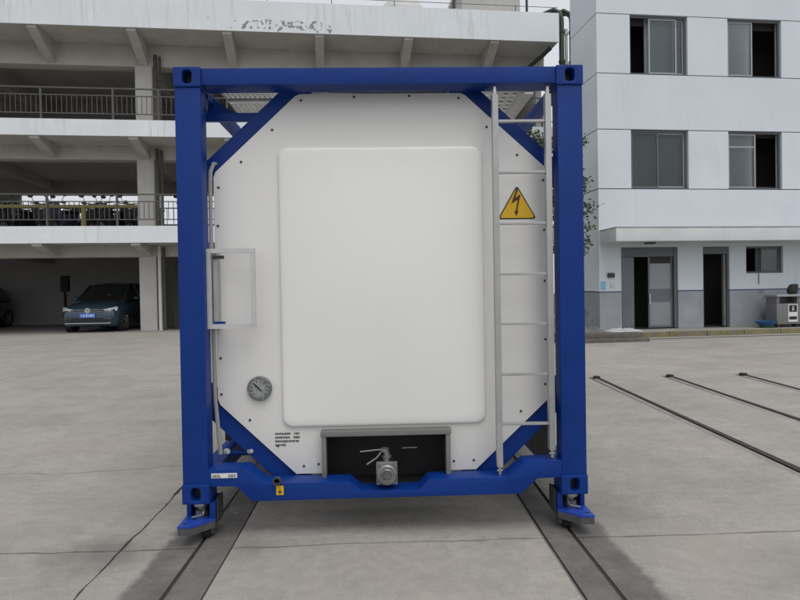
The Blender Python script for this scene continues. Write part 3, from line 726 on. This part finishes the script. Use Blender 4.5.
# yellow barrier on the first deck
yb = thing('yellow_barrier', 'worn yellow painted barrier rail standing behind the deck railing', 'barrier', at(-2.4, -.15, 3.60), AB)
b = B(); b.box(-4.3, 2.0, -.045, .045, .755, .845); b.obj('barrier_rail', M['yellowbar'], yb)
for u in (-4.2, .30): B().box(u-.065, u+.065, -.05, .05, 0, .754).obj('barrier_post', M['yellowbar'], yb)

# scooters parked on the first deck
def scooter(mt):
    t = thing('motor_scooter', '', 'scooter')
    for y in (-.58, .55):
        w = B(); w.lathe((-.05, y, .22), (1, 0, 0), [(0, .15), (.01, .21), (.05, .225), (.09, .21), (.10, .15)], 16); w = w.obj('wheel', M['rubber'], t)
        B().lathe((-.056, y, .22), (1, 0, 0), [(0, .05), (0.0, .13), (.112, .13), (.112, .05)], 10).obj('rim', M['steel'], w)
    b = B(); b.loft([[(-.10, .75, .55), (.10, .75, .55), (.10, .75, .70), (-.10, .75, .70)], [(-.17, .45, .34), (.17, .45, .34), (.16, .45, .72), (-.16, .45, .72)],
                     [(-.15, .0, .22), (.15, .0, .22), (.13, .0, .66), (-.13, .0, .66)], [(-.15, -.08, .2), (.15, -.08, .2), (.14, -.08, .30), (-.14, -.08, .30)], [(-.16, -.40, .2), (.16, -.40, .2), (.16, -.40, .29), (-.16, -.40, .29)]])
    b.obj('body', mt, t, bevel=.02)
    b = B(); b.loft([[(-.20, -.36, .25), (.20, -.36, .25), (.20, -.30, .25), (-.20, -.30, .25)], [(-.22, -.50, .62), (.22, -.50, .62), (.20, -.42, .62), (-.20, -.42, .62)], [(-.13, -.55, .98), (.13, -.55, .98), (.12, -.42, .98), (-.12, -.42, .98)]])
    b.obj('leg_shield', mt, t, bevel=.02)
    b = B(); b.ball((0, -.60, .43), (.09, .25, .06)); b.obj('front_fender', mt, t, smooth=True)
    b = B(); b.cyl((0, -.55, .25), (0, -.44, .95), .03); b.obj('fork', M['dgrey'], t)
    b = B(); b.ball((0, .28, .76), (.14, .42, .065)); b.obj('seat', M['rubber'], t, smooth=True)
    b = B(); b.box(-.15, .15, .62, .92, .80, 1.05); b.obj('top_box', M['scoot'], t, bevel=.04)
    b = B(); b.tube([(-.34, -.38, 1.02), (-.2, -.45, 1.0), (0, -.47, .98), (.2, -.45, 1.0), (.34, -.38, 1.02)], .02, 8); b.obj('handlebar', M['dgrey'], t)
    b = B(); b.ball((0, -.58, .86), (.09, .05, .08)); b.obj('headlamp', M['lamp'], t, smooth=True)
    for s in (-1, 1):
        b = B(); b.tube([(s*.22, -.44, 1.0), (s*.26, -.45, 1.14), (s*.30, -.44, 1.20)], .010, 6); mm = b.obj('mirror_stalk', M['dgrey'], t)
        B().ball((s*.33, -.44, 1.24), (.085, .02, .055)).obj('mirror', M['scoot'], mm, smooth=True)
    return t
protos = {'scoot': None, 'scootr': None, 'scootw': None}
spots = [(-5.35, 'scootr', 'plum motor scooter with a top box, the last before the railing end', 0, .3), (-4.55, 'scoot', 'black motor scooter beside the plum scooter', -25, .5), (-3.82, 'scoot', 'black motor scooter beside the violet scooter on the deck', 15, .7),
         (-3.05, 'scootw', 'violet motor scooter behind the deck railing', -12, .4), (-2.25, 'scoot', 'black motor scooter on the deck just behind the yellow post', 20, .7),
         (-1.55, 'scoot', 'black motor scooter between the yellow post and the column', -18, .5), (-.95, 'scoot', 'black motor scooter parked close to the column', 10, .7), (1.05, 'scoot', 'black motor scooter on the other side of the column, by the drain pipe', -15, .6)]
for u, kd, lab, dr, dv in spots:
    if protos[kd] is None: o = protos[kd] = scooter(M[kd])
    else: o = copy_tree(protos[kd])
    o.location = at(u, dv+.35, 3.597); o.rotation_euler = (0, 0, AB+rad(dr)); o['label'] = lab; o['group'] = 'scooters parked on the deck'

for u, dr in ((-4.95, 12), (-4.15, -8), (-3.4, 22), (-1.9, -14), (-1.2, 16)):
    o = copy_tree(protos['scoot']); o.location = at(u, 2.45+.1*math.sin(u), 3.597); o.rotation_euler = (0, 0, AB+rad(dr))
    o['label'] = 'black motor scooter in the back row on the deck'; o['group'] = 'scooters parked on the deck'

# ------------------------------------------------------------------ cars in the garage
def car(lab, loc, rz, paint, front_marks=True):
    t = thing('parked_car', lab, 'car', loc, rz, 'cars parked in the garage')
    def sec(y, w, zb, zt):
        h = zt-zb; half = [(0, zb), (.86*w, zb), (.98*w, zb+.18*h), (w, zb+.45*h), (.985*w, zb+.72*h), (.93*w, zb+.90*h), (.80*w, zt), (.4*w, zt+.03), (0, zt+.04)]
        return [(x, y, z) for x, z in half]+[(-x, y, z) for x, z in half[-2:0:-1]]
    st_ = [(-2.13, .60, .34, .60), (-2.10, .72, .26, .70), (-2.02, .82, .21, .78), (-1.85, .87, .19, .84), (-1.5, .895, .18, .92), (-1.05, .905, .18, 1.0), (0, .905, .18, 1.03), (1.1, .905, .18, 1.05), (1.75, .88, .2, 1.07), (2.0, .83, .24, 1.05), (2.12, .72, .34, .95), (2.16, .55, .42, .85)]
    b = B(); b.loft([sec(*q) for q in st_]); b.obj('body', paint, t, smooth=True)
    def gsec(y, wb, zb, wt, zt):
        return [(-wb, y, zb), (-wb*.55-wt*.45, y, zb+.5*(zt-zb)), (-wt, y, zt-.05*(zt-zb)), (-wt*.8, y, zt), (0, y, zt+.02), (wt*.8, y, zt), (wt, y, zt-.05*(zt-zb)), (wb*.55+wt*.45, y, zb+.5*(zt-zb)), (wb, y, zb)]
    G = [(-1.12, .80, .98, .76, 1.0), (-.75, .83, 1.0, .70, 1.26), (-.30, .85, 1.0, .63, 1.53), (.1, .85, 1.0, .62, 1.60), (.9, .85, 1.02, .62, 1.61), (1.55, .83, 1.04, .60, 1.56), (1.95, .78, 1.05, .66, 1.2), (2.05, .72, 1.05, .66, 1.08)]
    b = B(); b.loft([gsec(*q) for q in G]); b.obj('window_glass', M['carglass'], t, smooth=True)
    b = B(); b.loft([[(x*1.012, y, z+.006) for x, y, z in gsec(*q)[2:7]] for q in ((-.30, .85, 1.0, .63, 1.53), (.1, .85, 1.0, .62, 1.60), (.9, .85, 1.02, .62, 1.61), (1.58, .83, 1.04, .60, 1.56))], False, False, False); b.obj('roof', paint, t, smooth=True)
    for s in (-1, 1):
        b = B(); b.tube([(s*.80, -1.10, 1.0), (s*.705, -.73, 1.27), (s*.64, -.29, 1.53)], .03, 6); b.obj('pillar', paint, t)
        b = B(); b.bar((s*.87, .22, 1.02), (s*.645, .25, 1.57), .06, .03); b.obj('pillar', paint, t)
        b = B(); b.ball((s*.98, -.62, 1.07), (.10, .07, .075)); b.obj('wing_mirror', paint, t, smooth=True)
        for y in (-1.35, 1.32):
            w = B(); a0 = s*.70; w.lathe((a0, y, .315), (s, 0, 0), [(0, .24), (.01, .315), (.19, .315), (.205, .29), (.205, .22)], 26); wh = w.obj('wheel', M['rubber'], t, smooth=True)
            rm = B(); rm.lathe((s*.895, y, .315), (s, 0, 0), [(0, .06), (0.012, .06), (.013, .03), (.02, .02)], 14); rm.lathe((s*.888, y, .315), (s, 0, 0), [(0, .205), (.02, .215), (.02, .19), (0, .185)], 26)
            for k in range(5):
                q = 2*math.pi*k/5; rm.bar((s*.902, y+.04*math.cos(q), .315+.04*math.sin(q)), (s*.902, y+.20*math.cos(q), .315+.20*math.sin(q)), .05, .02)
            rm.obj('rim', M['steel'], wh)
            ar = B(); ar.lathe((s*.70, y, .33), (s, 0, 0), [(0, .36), (.206, .36)], 26); ar.obj('wheel_arch', M['rubber'], t)
        b = B(); b.loft([[(s*.46, -2.105, .655), (s*.46, -2.095, .735), (s*.46, -2.0, .74), (s*.46, -2.0, .65)], [(s*.68, -2.075, .665), (s*.68, -2.05, .775), (s*.68, -1.9, .79), (s*.68, -1.9, .66)], [(s*.845, -1.95, .685), (s*.835, -1.90, .82), (s*.80, -1.75, .82), (s*.80, -1.75, .68)]])
        hl = b.obj('headlight', M['lamp'], t, bevel=.01)
        B().lathe((s*.57, -2.098, .70), (0, -1, 0), [(0, .032), (.012, .032)], 12).obj('lamp_ring', M['chrome'], hl)
        B().lathe((s*.72, -2.062, .725), (0, -1, 0), [(0, .036), (.02, .036)], 12).obj('lamp_ring', M['chrome'], hl)
        b = B(); b.box(s*.62-.13, s*.62+.13, -2.152, -2.06, .405, .465); b.obj('fog_light', M['dgrey'], t, bevel=.01)
    b = B(); b.box(-.46, .46, -2.135, -2.06, .655, .735); gr = b.obj('grille', M['rubber'], t)
    for z in (.668, .722): B().box(-.46, .46, -2.142, -2.136, z-.006, z+.006).obj('grille_bar', M['chrome'], gr)
    b = B(); b.box(-.60, .60, -2.150, -2.05, .335, .46); b.obj('lower_intake', M['rubber'], t, bevel=.01)
    b = B(); b.box(-.70, .70, -2.145, -2.03, .283, .31); b.obj('bumper_trim', M['chrome'], t, bevel=.006)
    pl = B().box(-.24, .24, -2.165, -2.15, .475, .615).obj('number_plate', M['plate'], t)
    b = B()
    for k, x in enumerate((-.19, -.125, -.045, .01, .065, .12, .175)):
        b.box(x, x+.032, -2.1675, -2.1655, .505, .585) if k % 3 else (b.box(x, x+.012, -2.1675, -2.1655, .505, .585), b.box(x+.02, x+.032, -2.1675, -2.1655, .52, .57))
    b.obj('plate_characters', M['sticker'], pl)
    # round badge: ring with a V above a W
    b = B(); R_ = .072; c = (0, -2.155, .70)
    b.tube([(R_*math.cos(q), -2.155, .70+R_*math.sin(q)) for q in [2*math.pi*k/24 for k in range(25)]], .009, 6)
    for z0, z1, x0, x1 in ((.765, .712, -.03, 0), (.712, .765, 0, .03), (.735, .640, -.062, -.03), (.640, .700, -.03, 0), (.700, .640, 0, .03), (.640, .735, .03, .062)):
        b.bar((x0, -2.155, z0), (x1, -2.155, z1), .012, .012)
    b.obj('badge', M['sticker'], t)
    b = B(); b.bar((.55, -1.0, 1.055), (-.05, -1.02, 1.045), .015, .012); b.obj('wiper', M['rubber'], t)
    b = B(); b.box(.1, .24, -.86, -.85, 1.17, 1.20); b.obj('dash_card', M['sticker'], t)
    return t
car('blue grey hatchback with blue number plate parked facing out beside the garage column', (-9.42, 18.10, .32), rad(3), M['carpaint'])
car('black car deep in the garage shade, mostly cut off', (-15.6, 19.7, .32), rad(6), M['carblack'])
ps = thing('charging_post', 'dark slim post with a boxy head behind the blue grey car', 'post', (-12.35, 20.6, .32))
B().box(-.10, .10, -.08, .08, 0, .04).obj('post_base', M['dgrey'], ps); B().cyl((0, 0, .04), (0, 0, 1.36), .05).obj('pole', M['rubber'], ps)
b = B(); b.box(-.14, .16, -.09, .09, 1.35, 1.98); b.obj('head_box', M['rubber'], ps, bevel=.03)

# ------------------------------------------------------------------ office building
of = thing('office_building', 'white panelled office building with grey base, dark windows and flat door canopy', 'building', (5.732, 12.289, .36), AB)
ZO = .36
def O(b, name, mt, parent=of, **k):
    bmesh.ops.translate(b.bm, verts=b.bm.verts, vec=(0, 0, -ZO)); return b.obj(name, mt, parent, **k)
UE, T = 9.0, .24
j = .012
def wp(u0, u1, z0, z1, mt='office', v0=0): O(B().box(u0, u1, v0, T, z0+j, z1-j), 'wall_panel', M[mt])
win = [(.92, 2.55), (3.70, 5.28)]
edges = [0, .92, 2.55, 3.70, 5.28, UE]
wp(0, UE, 8.67, 10.2)
for z0, z1 in ((7.11, 8.67), (4.08, 5.645)):
    for k in (0, 2, 4): wp(edges[k], edges[k+1], z0, z1)
wp(0, UE, 5.645, 7.11); wp(0, UE, 2.60, 4.08)
# ground floor wall around doors and the small window
D1, D2, SW = (.61, 2.21), (2.93, 3.70), (4.19, 5.29)
def blk(u0, u1, z0, z1, mt): O(B().box(u0, u1, .0, T, z0, z1), 'wall_panel', M[mt])
blk(0, UE, 2.535, 2.60+j, 'office')
for a, c in ((0, D1[0]), (D1[1], D2[0])): blk(a, c, 1.375, 2.534, 'office'); O(B().box(a, c, -.004, T, .36, 1.345), 'base_panel', M['officeb']); O(B().box(a, c, -.006, T, 1.346, 1.374), 'trim_line', M['blueline'])
a, c = D2[1], UE
blk(a, SW[0], 1.375, 2.534, 'office'); blk(SW[1], c, 1.375, 2.534, 'office'); blk(SW[0], SW[1], 1.375, 1.80, 'office')
O(B().box(a, c, -.004, T, .36, 1.345), 'base_panel', M['officeb']); O(B().box(a, c, -.006, T, 1.346, 1.374), 'trim_line', M['blueline'])
# dark core behind the panels fills the joints; interior void behind the openings
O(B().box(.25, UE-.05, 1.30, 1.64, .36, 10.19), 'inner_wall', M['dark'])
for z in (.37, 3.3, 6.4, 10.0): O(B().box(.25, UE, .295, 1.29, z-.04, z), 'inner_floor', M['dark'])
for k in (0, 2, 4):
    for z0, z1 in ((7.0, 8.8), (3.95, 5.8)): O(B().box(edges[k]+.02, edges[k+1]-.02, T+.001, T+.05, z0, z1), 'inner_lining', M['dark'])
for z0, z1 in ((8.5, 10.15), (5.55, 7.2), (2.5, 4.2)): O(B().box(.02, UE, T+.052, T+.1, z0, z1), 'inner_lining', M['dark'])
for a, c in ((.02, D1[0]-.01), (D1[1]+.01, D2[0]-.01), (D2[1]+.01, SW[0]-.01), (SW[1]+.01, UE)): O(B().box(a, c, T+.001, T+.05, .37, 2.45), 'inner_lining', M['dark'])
# side wall facing the gap, in the same bands, and the set-back wing
SWD = 1.7
for z0, z1 in ((8.67, 10.2), (7.11, 8.67), (5.645, 7.11), (4.08, 5.645), (1.375, 4.08)):
    O(B().box(0, .24, T+.001, SWD, z0+j, z1-j), 'side_wall_panel', M['office'])
O(B().box(-.004, .24, T+.001, SWD, .30, 1.36), 'side_base_panel', M['officeb'])
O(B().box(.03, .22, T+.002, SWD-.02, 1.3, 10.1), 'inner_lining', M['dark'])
O(B().box(2.6, UE, SWD, 8, .3, 10.2), 'rear_wing', M['office']); O(B().box(.02, UE, SWD-.03, SWD, .36, 10.19), 'rear_wall', M['office'])
O(B().box(-.05, UE, -.05, SWD, 10.201, 10.35), 'roof_slab', M['canopy'])
# canopy
cn = O(B().box(.02, UE, -.92, -.001, 2.625, 2.95), 'door_canopy', M['canopy'], bevel=.008)
O(B().box(.02, UE, -.925, -.003, 2.951, 2.985), 'canopy_top', M['roofing'])
b = B(); b.box(1.05, 1.30, -.52, -.36, 2.585, 2.624); O(b, 'canopy_lamp', M['dgrey'], bevel=.01)
# windows
def window(u0, u1, z0, z1, kind):
    fr = B(); w = .05; v0, v1 = .07, .13
    fr.box(u0, u1, v0, v1, z1-w, z1-.003); fr.box(u0, u1, v0, v1, z0+.003, z0+w); fr.box(u0+.003, u0+w, v0, v1, z0+w, z1-w); fr.box(u1-w, u1-.003, v0, v1, z0+w, z1-w)
    f = O(fr, 'window', M['frame'])
    def S(bb, n, mt): bmesh.ops.translate(bb.bm, verts=bb.bm.verts, vec=(0, 0, -ZO)); return bb.obj(n, M[mt], f)
    W = u1-u0
    def pane(a, c, cur, v=.09, fm='frame2'):
        ua, uc = u0+w+a*(W-2*w), u0+w+c*(W-2*w); s = .04
        fb = B(); fb.box(ua, ua+s, v, v+.03, z0+w, z1-w); fb.box(uc-s, uc, v, v+.03, z0+w, z1-w); fb.box(ua+s, uc-s, v, v+.03, z0+w, z0+w+s); fb.box(ua+s, uc-s, v, v+.03, z1-w-s, z1-w)
        S(fb, 'sash', fm); S(B().box(ua+s, uc-s, v+.012, v+.018, z0+w+s, z1-w-s), 'pane', 'glass')
        if cur: S(B().box(ua-.02, uc+.02, v+.18, v+.20, z0-.02, z1+.02), 'curtain', cur)
    if kind == 1: pane(.34, .86, 'curtain'); pane(.80, 1.0, 'curtain', .125)
    elif kind == 2: pane(0, .5, 'curtain'); 
    elif kind == 3: pane(0, .5, 'curtain2', fm='frame'); pane(.48, 1, 'curtain2', .122)
    elif kind == 4: pane(0, .55, 'curtain'); S(B().box(u0+w, u0+w+.55*(W-2*w), .10, .118, z1-.42, z1-.38), 'transom', 'frame2')
    else: pane(.45, 1, 'curtain2', fm='frame')
    S(B().box(u0+.003, u1-.003, .002, .069, z0+.002, z0+.02), 'sill', 'frame')
window(.92, 2.55, 7.11, 8.67, 1); window(3.70, 5.28, 7.11, 8.67, 2)
window(.92, 2.55, 4.08, 5.645, 3); window(3.70, 5.28, 4.08, 5.645, 4); window(SW[0], SW[1], 1.80, 2.534, 5)
# doors
fb = B(); fb.box(D1[0]+.002, D1[0]+.05, .05, .16, .37, 2.53); fb.box(D1[1]-.09, D1[1]-.002, .03, .16, .37, 2.53); fb.box(D1[0]+.05, D1[1]-.09, .05, .16, 2.28, 2.53)
dr = O(fb, 'double_door', M['frame'])
def DS(bb, n, mt, par): bmesh.ops.translate(bb.bm, verts=bb.bm.verts, vec=(0, 0, -ZO)); return bb.obj(n, M[mt], par)
DS(B().box(D1[0]+.05, 1.00, .07, .11, .38, 2.27), 'door_leaf', 'doorleaf', dr)
lf = DS(B().box(1.42, 2.11, .10, .13, .38, .44).box(1.42, 1.47, .10, .13, .44, 2.27).box(2.06, 2.11, .10, .13, .44, 2.27).box(1.47, 2.06, .10, .13, 1.07, 1.13), 'door_leaf', 'doorleaf', dr)
DS(B().box(1.47, 2.06, .112, .12, .44, 1.07), 'door_pane', 'doorpale', dr); DS(B().box(1.47, 2.06, .112, .12, 1.42, 2.1), 'door_pane', 'doorpale', dr); DS(B().box(1.47, 2.06, .113, .119, 1.13, 1.42), 'door_pane', 'doorleaf', dr); DS(B().box(1.47, 2.06, .113, .119, 2.1, 2.27), 'door_pane', 'dark', dr)  # glass panes; their light grey reflection is painted as opaque colour
DS(B().box(1.425, 1.465, .06, .099, 1.0, 1.30), 'door_handle', 'steel', dr)
fb = B(); fb.box(D2[0]+.002, D2[0]+.045, .04, .14, .37, 2.53); fb.box(D2[1]-.045, D2[1]-.002, .04, .14, .37, 2.53); fb.box(D2[0]+.045, D2[1]-.045, .04, .14, 2.34, 2.53)
d2 = O(fb, 'single_door', M['frame'])
DS(B().box(D2[1]-.10, D2[1]-.05, .10, .19, .38, 2.33), 'door_leaf', 'doorpale', d2)
# notices and boxes by the door
O(B().box(.03, .17, -.012, -.001, 1.42, 1.64), 'wall_notice', M['poster'])
O(B().box(.22, .40, -.06, -.001, 1.74, 1.86), 'meter_box', M['dgrey'], bevel=.01); O(B().box(.30, .385, -.03, -.001, 1.48, 1.60), 'switch_box', M['canopy'], bevel=.006)
O(B().cyl((4.55, -.01, 1.50), (4.55, -.01, 1.79), .012), 'wall_cable', M['frame'])

# pavement and kerb in front of the office
pv = B(); pv.box(-3.2, 9.0, -1.06, -.002, -.30, -.004)
pvo = pv.obj('pavement', M['pave'], kind='structure'); pvo.location = (5.732, 12.289, .362); pvo.rotation_euler = (0, 0, AB)
k0 = None
for i in range(9):
    if k0 is None:
        k0 = B().box(0, .985, -.13, 0, -.32, 0).obj('kerb_stone', M['kerb'], pvo, bevel=.012); o = k0
    else: o = k0.copy(); COL.objects.link(o); o.parent = pvo
    o.location = (.25+i*1.0, -1.062, random.uniform(-.006, .004))
W2 = Matrix.Translation((5.732, 12.289, 0)) @ Matrix.Rotation(AB, 4, 'Z')
def ao(u, v, z): return W2 @ Vector((u, v, z))
gt = B(); prof = [(-.1, -1.55), (1.2, -1.56), (3.0, -1.54), (5.5, -1.57), (9.0, -1.55)]
for (ua, va), (ub, vb_) in zip(prof, prof[1:]):
    q = [ao(ua, va-.07-.03*(ua > 2), 0), ao(ub, vb_-.10, 0), ao(ub, vb_+.03, 0), ao(ua, va+.03, 0)]
    gt.quad(*[(p.x, p.y, gz(p.y)+.004) for p in q])
gt.obj('gutter', M['joint'], kind='structure')
# ledge with a crumpled sheet at the building corner
lg = thing('concrete_ledge', 'low broken concrete ledge at the office corner', 'ledge', ao(-.3, -1.7, .2), AB)
b = B(); b.box(-1.6, .55, -.34, .62, -.03, .10); b.obj('lower_step', M['ledge'], lg, bevel=.02)
b = B(); b.box(-1.5, .46, -.20, .60, .101, .22); b.obj('upper_step', M['ledge'], lg, bevel=.02)
random.seed(8)
def crumple(name, w, d, h, mt, lab, cat, loc, n=14, rz=0):
    b = B(); V = {}
    for i in range(n+1):
        for k in range(n+1):
            s, t = i/n*2-1, k/n*2-1; e = max(0, 1-max(abs(s), abs(t))**3)
            V[i, k] = b.bm.verts.new((s*w*(1+random.uniform(-.05, .05)), t*d*(1+random.uniform(-.06, .06)), .004+e*h*random.uniform(.35, 1)))
    for i in range(n):
        for k in range(n): b.bm.faces.new((V[i, k], V[i+1, k], V[i+1, k+1], V[i, k+1]))
    bmesh.ops.solidify(b.bm, geom=b.bm.faces[:], thickness=.004)
    o = b.obj(name, M[mt], smooth=False, label=lab, category=cat); o.location = loc; o.rotation_euler = (0, 0, rz); return o
crumple('plastic_sheet', .42, .24, .09, 'plastic', 'crumpled white plastic sheet lying on the concrete ledge', 'sheet', ao(-.12, -1.50, .421), rz=.15)
crumple('rubble_sack', .26, .22, .16, 'pave', 'grey sack lying beside the white plastic sheet', 'sack', ao(-.90, -1.48, .421), n=10)
# bins
def recycling_bin(u, sticker, lab):
    t = thing('recycling_bin', lab, 'bin', ao(u, -.52, .362), AB, 'recycling bins outside the office')
    for sx in (-.36, .36):
        for sy in (-.15, .15): B().box(sx-.03, sx+.03, sy-.03, sy+.03, 0, .08).obj('foot', M['dgrey'], t)
    b = B(); b.box(-.42, .42, -.2, .2, .08, .62); b.obj('body', M['bin'], t, bevel=.012)
    b = B(); b.box(-.42, -.34, -.2, .2, .621, .80); b.box(.16, .42, -.2, .2, .621, .80); b.box(-.339, .159, .1, .2, .621, .80); b.obj('hood', M['bin'], t, bevel=.008)
    b = B(); b.box(-.339, .159, -.17, .099, .622, .64); b.obj('slot', M['black'], t)
    b = B(); b.box(-.45, .45, -.25, .23, .801, .86); b.obj('lid', M['frame2'], t, bevel=.012)
    b = B(); b.box(.22, .37, -.212, -.201, .64, .78); b.obj('ash_tray', M['frame2'], t)
    pn = B().box(-.10, .17, -.212, -.201, .14, .60).obj('notice_panel', M['sticker'] if sticker == 'ink' else M['binblue'], t)
    mk = 'ink' if sticker == 'ink' else 'sticker'
    for x0, x1, z0, z1 in (((-.075, .145, .40, .58), (-.075, .145, .20, .28)) if sticker == 'ink' else ((-.05, .12, .30, .345), (-.05, .12, .22, .25))):
        B().box(x0, x1, -.2150, -.2125, z0, z1).obj('notice_mark', M[mk], pn)
    if sticker == 'ink':
        b = B(); b.ball((.035, -.217, .53), (.02, .003, .022)); b.bar((.035, -.217, .505), (.02, -.217, .43), .003, .03); b.bar((.02, -.217, .50), (.07, -.217, .46), .003, .015); b.obj('pictogram', M['sticker'], pn)
    return t
recycling_bin(4.93, 'ink', 'grey metal recycling bin with black and white notice panel')
recycling_bin(5.86, 'blue', 'grey metal recycling bin with blue notice panel')
b = B(); b.loft([[(.10*math.cos(t), .09*math.sin(t), 0) for t in [2*math.pi*k/10 for k in range(10)]], [(.15*math.cos(t)+.01*math.sin(3*t), .12*math.sin(t), .09) for t in [2*math.pi*k/10 for k in range(10)]],
                 [(.13*math.cos(t)+.02, .10*math.sin(t), .18) for t in [2*math.pi*k/10 for k in range(10)]], [(.11*math.cos(t)+.05, .08*math.sin(t), .25) for t in [2*math.pi*k/10 for k in range(10)]], [(.03*math.cos(t)+.05, .03*math.sin(t), .27) for t in [2*math.pi*k/10 for k in range(10)]]])
o = b.obj('black_bag', M['rubber'], smooth=True, label='black bag lying on top of a recycling bin', category='bag'); o.location = ao(5.12, -.52, 1.224)
bs = thing('plastic_basin', 'shallow blue plastic basin on the pavement beside the bins', 'basin', ao(4.28, -.62, .362))
b = B(); b.lathe((0, 0, .07), (0, 0, 1), [(0, .16), (.02, .20), (.09, .27), (.10, .28), (.10, .26), (.03, .18)], 24); b.obj('bowl', M['basin'], bs, smooth=True)
b = B(); b.lathe((0, 0, 0), (0, 0, 1), [(0, .15), (.069, .16)], 20); b.obj('stand', M['green'], bs)

# ------------------------------------------------------------------ slender tree between container and office
tr = thing('slender_tree', 'slender sparse leafed tree standing at the office corner behind the container post', 'tree', (4.66, 11.6, gz(11.6)))
random.seed(21)
b = B(); b.tube([(0, 0, -.05), (.03, .02, 1.2), (-.02, .05, 2.4), (.0, 0, 3.6), (-.15, .02, 5.1)], [.06, .05, .04, .028, .01], 8); tips = []
tw = B()
for k in range(58):
    z = random.uniform(1.7, 4.95); a = random.uniform(0, 2*math.pi); ln = random.uniform(.3, .66)*(1+(.95*max(0, -math.cos(a)) if z > 3.6 else 0))
    if k >= 46: z = random.uniform(4.1, 4.85); a = math.pi+random.uniform(-.6, .6); ln = random.uniform(.85, 1.35)
    p0 = Vector((.02, .02, z)); p2 = p0+Vector((math.cos(a)*ln, math.sin(a)*ln, random.uniform(.05, .45))); p1 = (p0+p2)/2+Vector((0, 0, .06))
    tw.tube([p0, p1, p2], [.014, .009, .004], 5); tips += [(p1, p2)]
trk = b.obj('trunk', M['bark'], tr, smooth=True); tw.obj('branches', M['bark'], trk)
lf = B()
for p1, p2 in tips:
    for k in range(60):
        q = p1.lerp(p2, random.uniform(-.1, 1.12))+Vector([random.gauss(0, .075) for _ in range(3)])
        d = Vector((random.gauss(0, 1), random.gauss(0, 1), random.gauss(-.3, .6))).normalized(); n = d.orthogonal().normalized()
        n = (Matrix.Rotation(random.uniform(0, 6.28), 3, d) @ n); L_ = random.uniform(.06, .115); w = L_*.34
        lf.quad(q, q+d*L_*.5+n*w, q+d*L_, q+d*L_*.5-n*w)
lf.obj('crown', M['leaf'], tr)
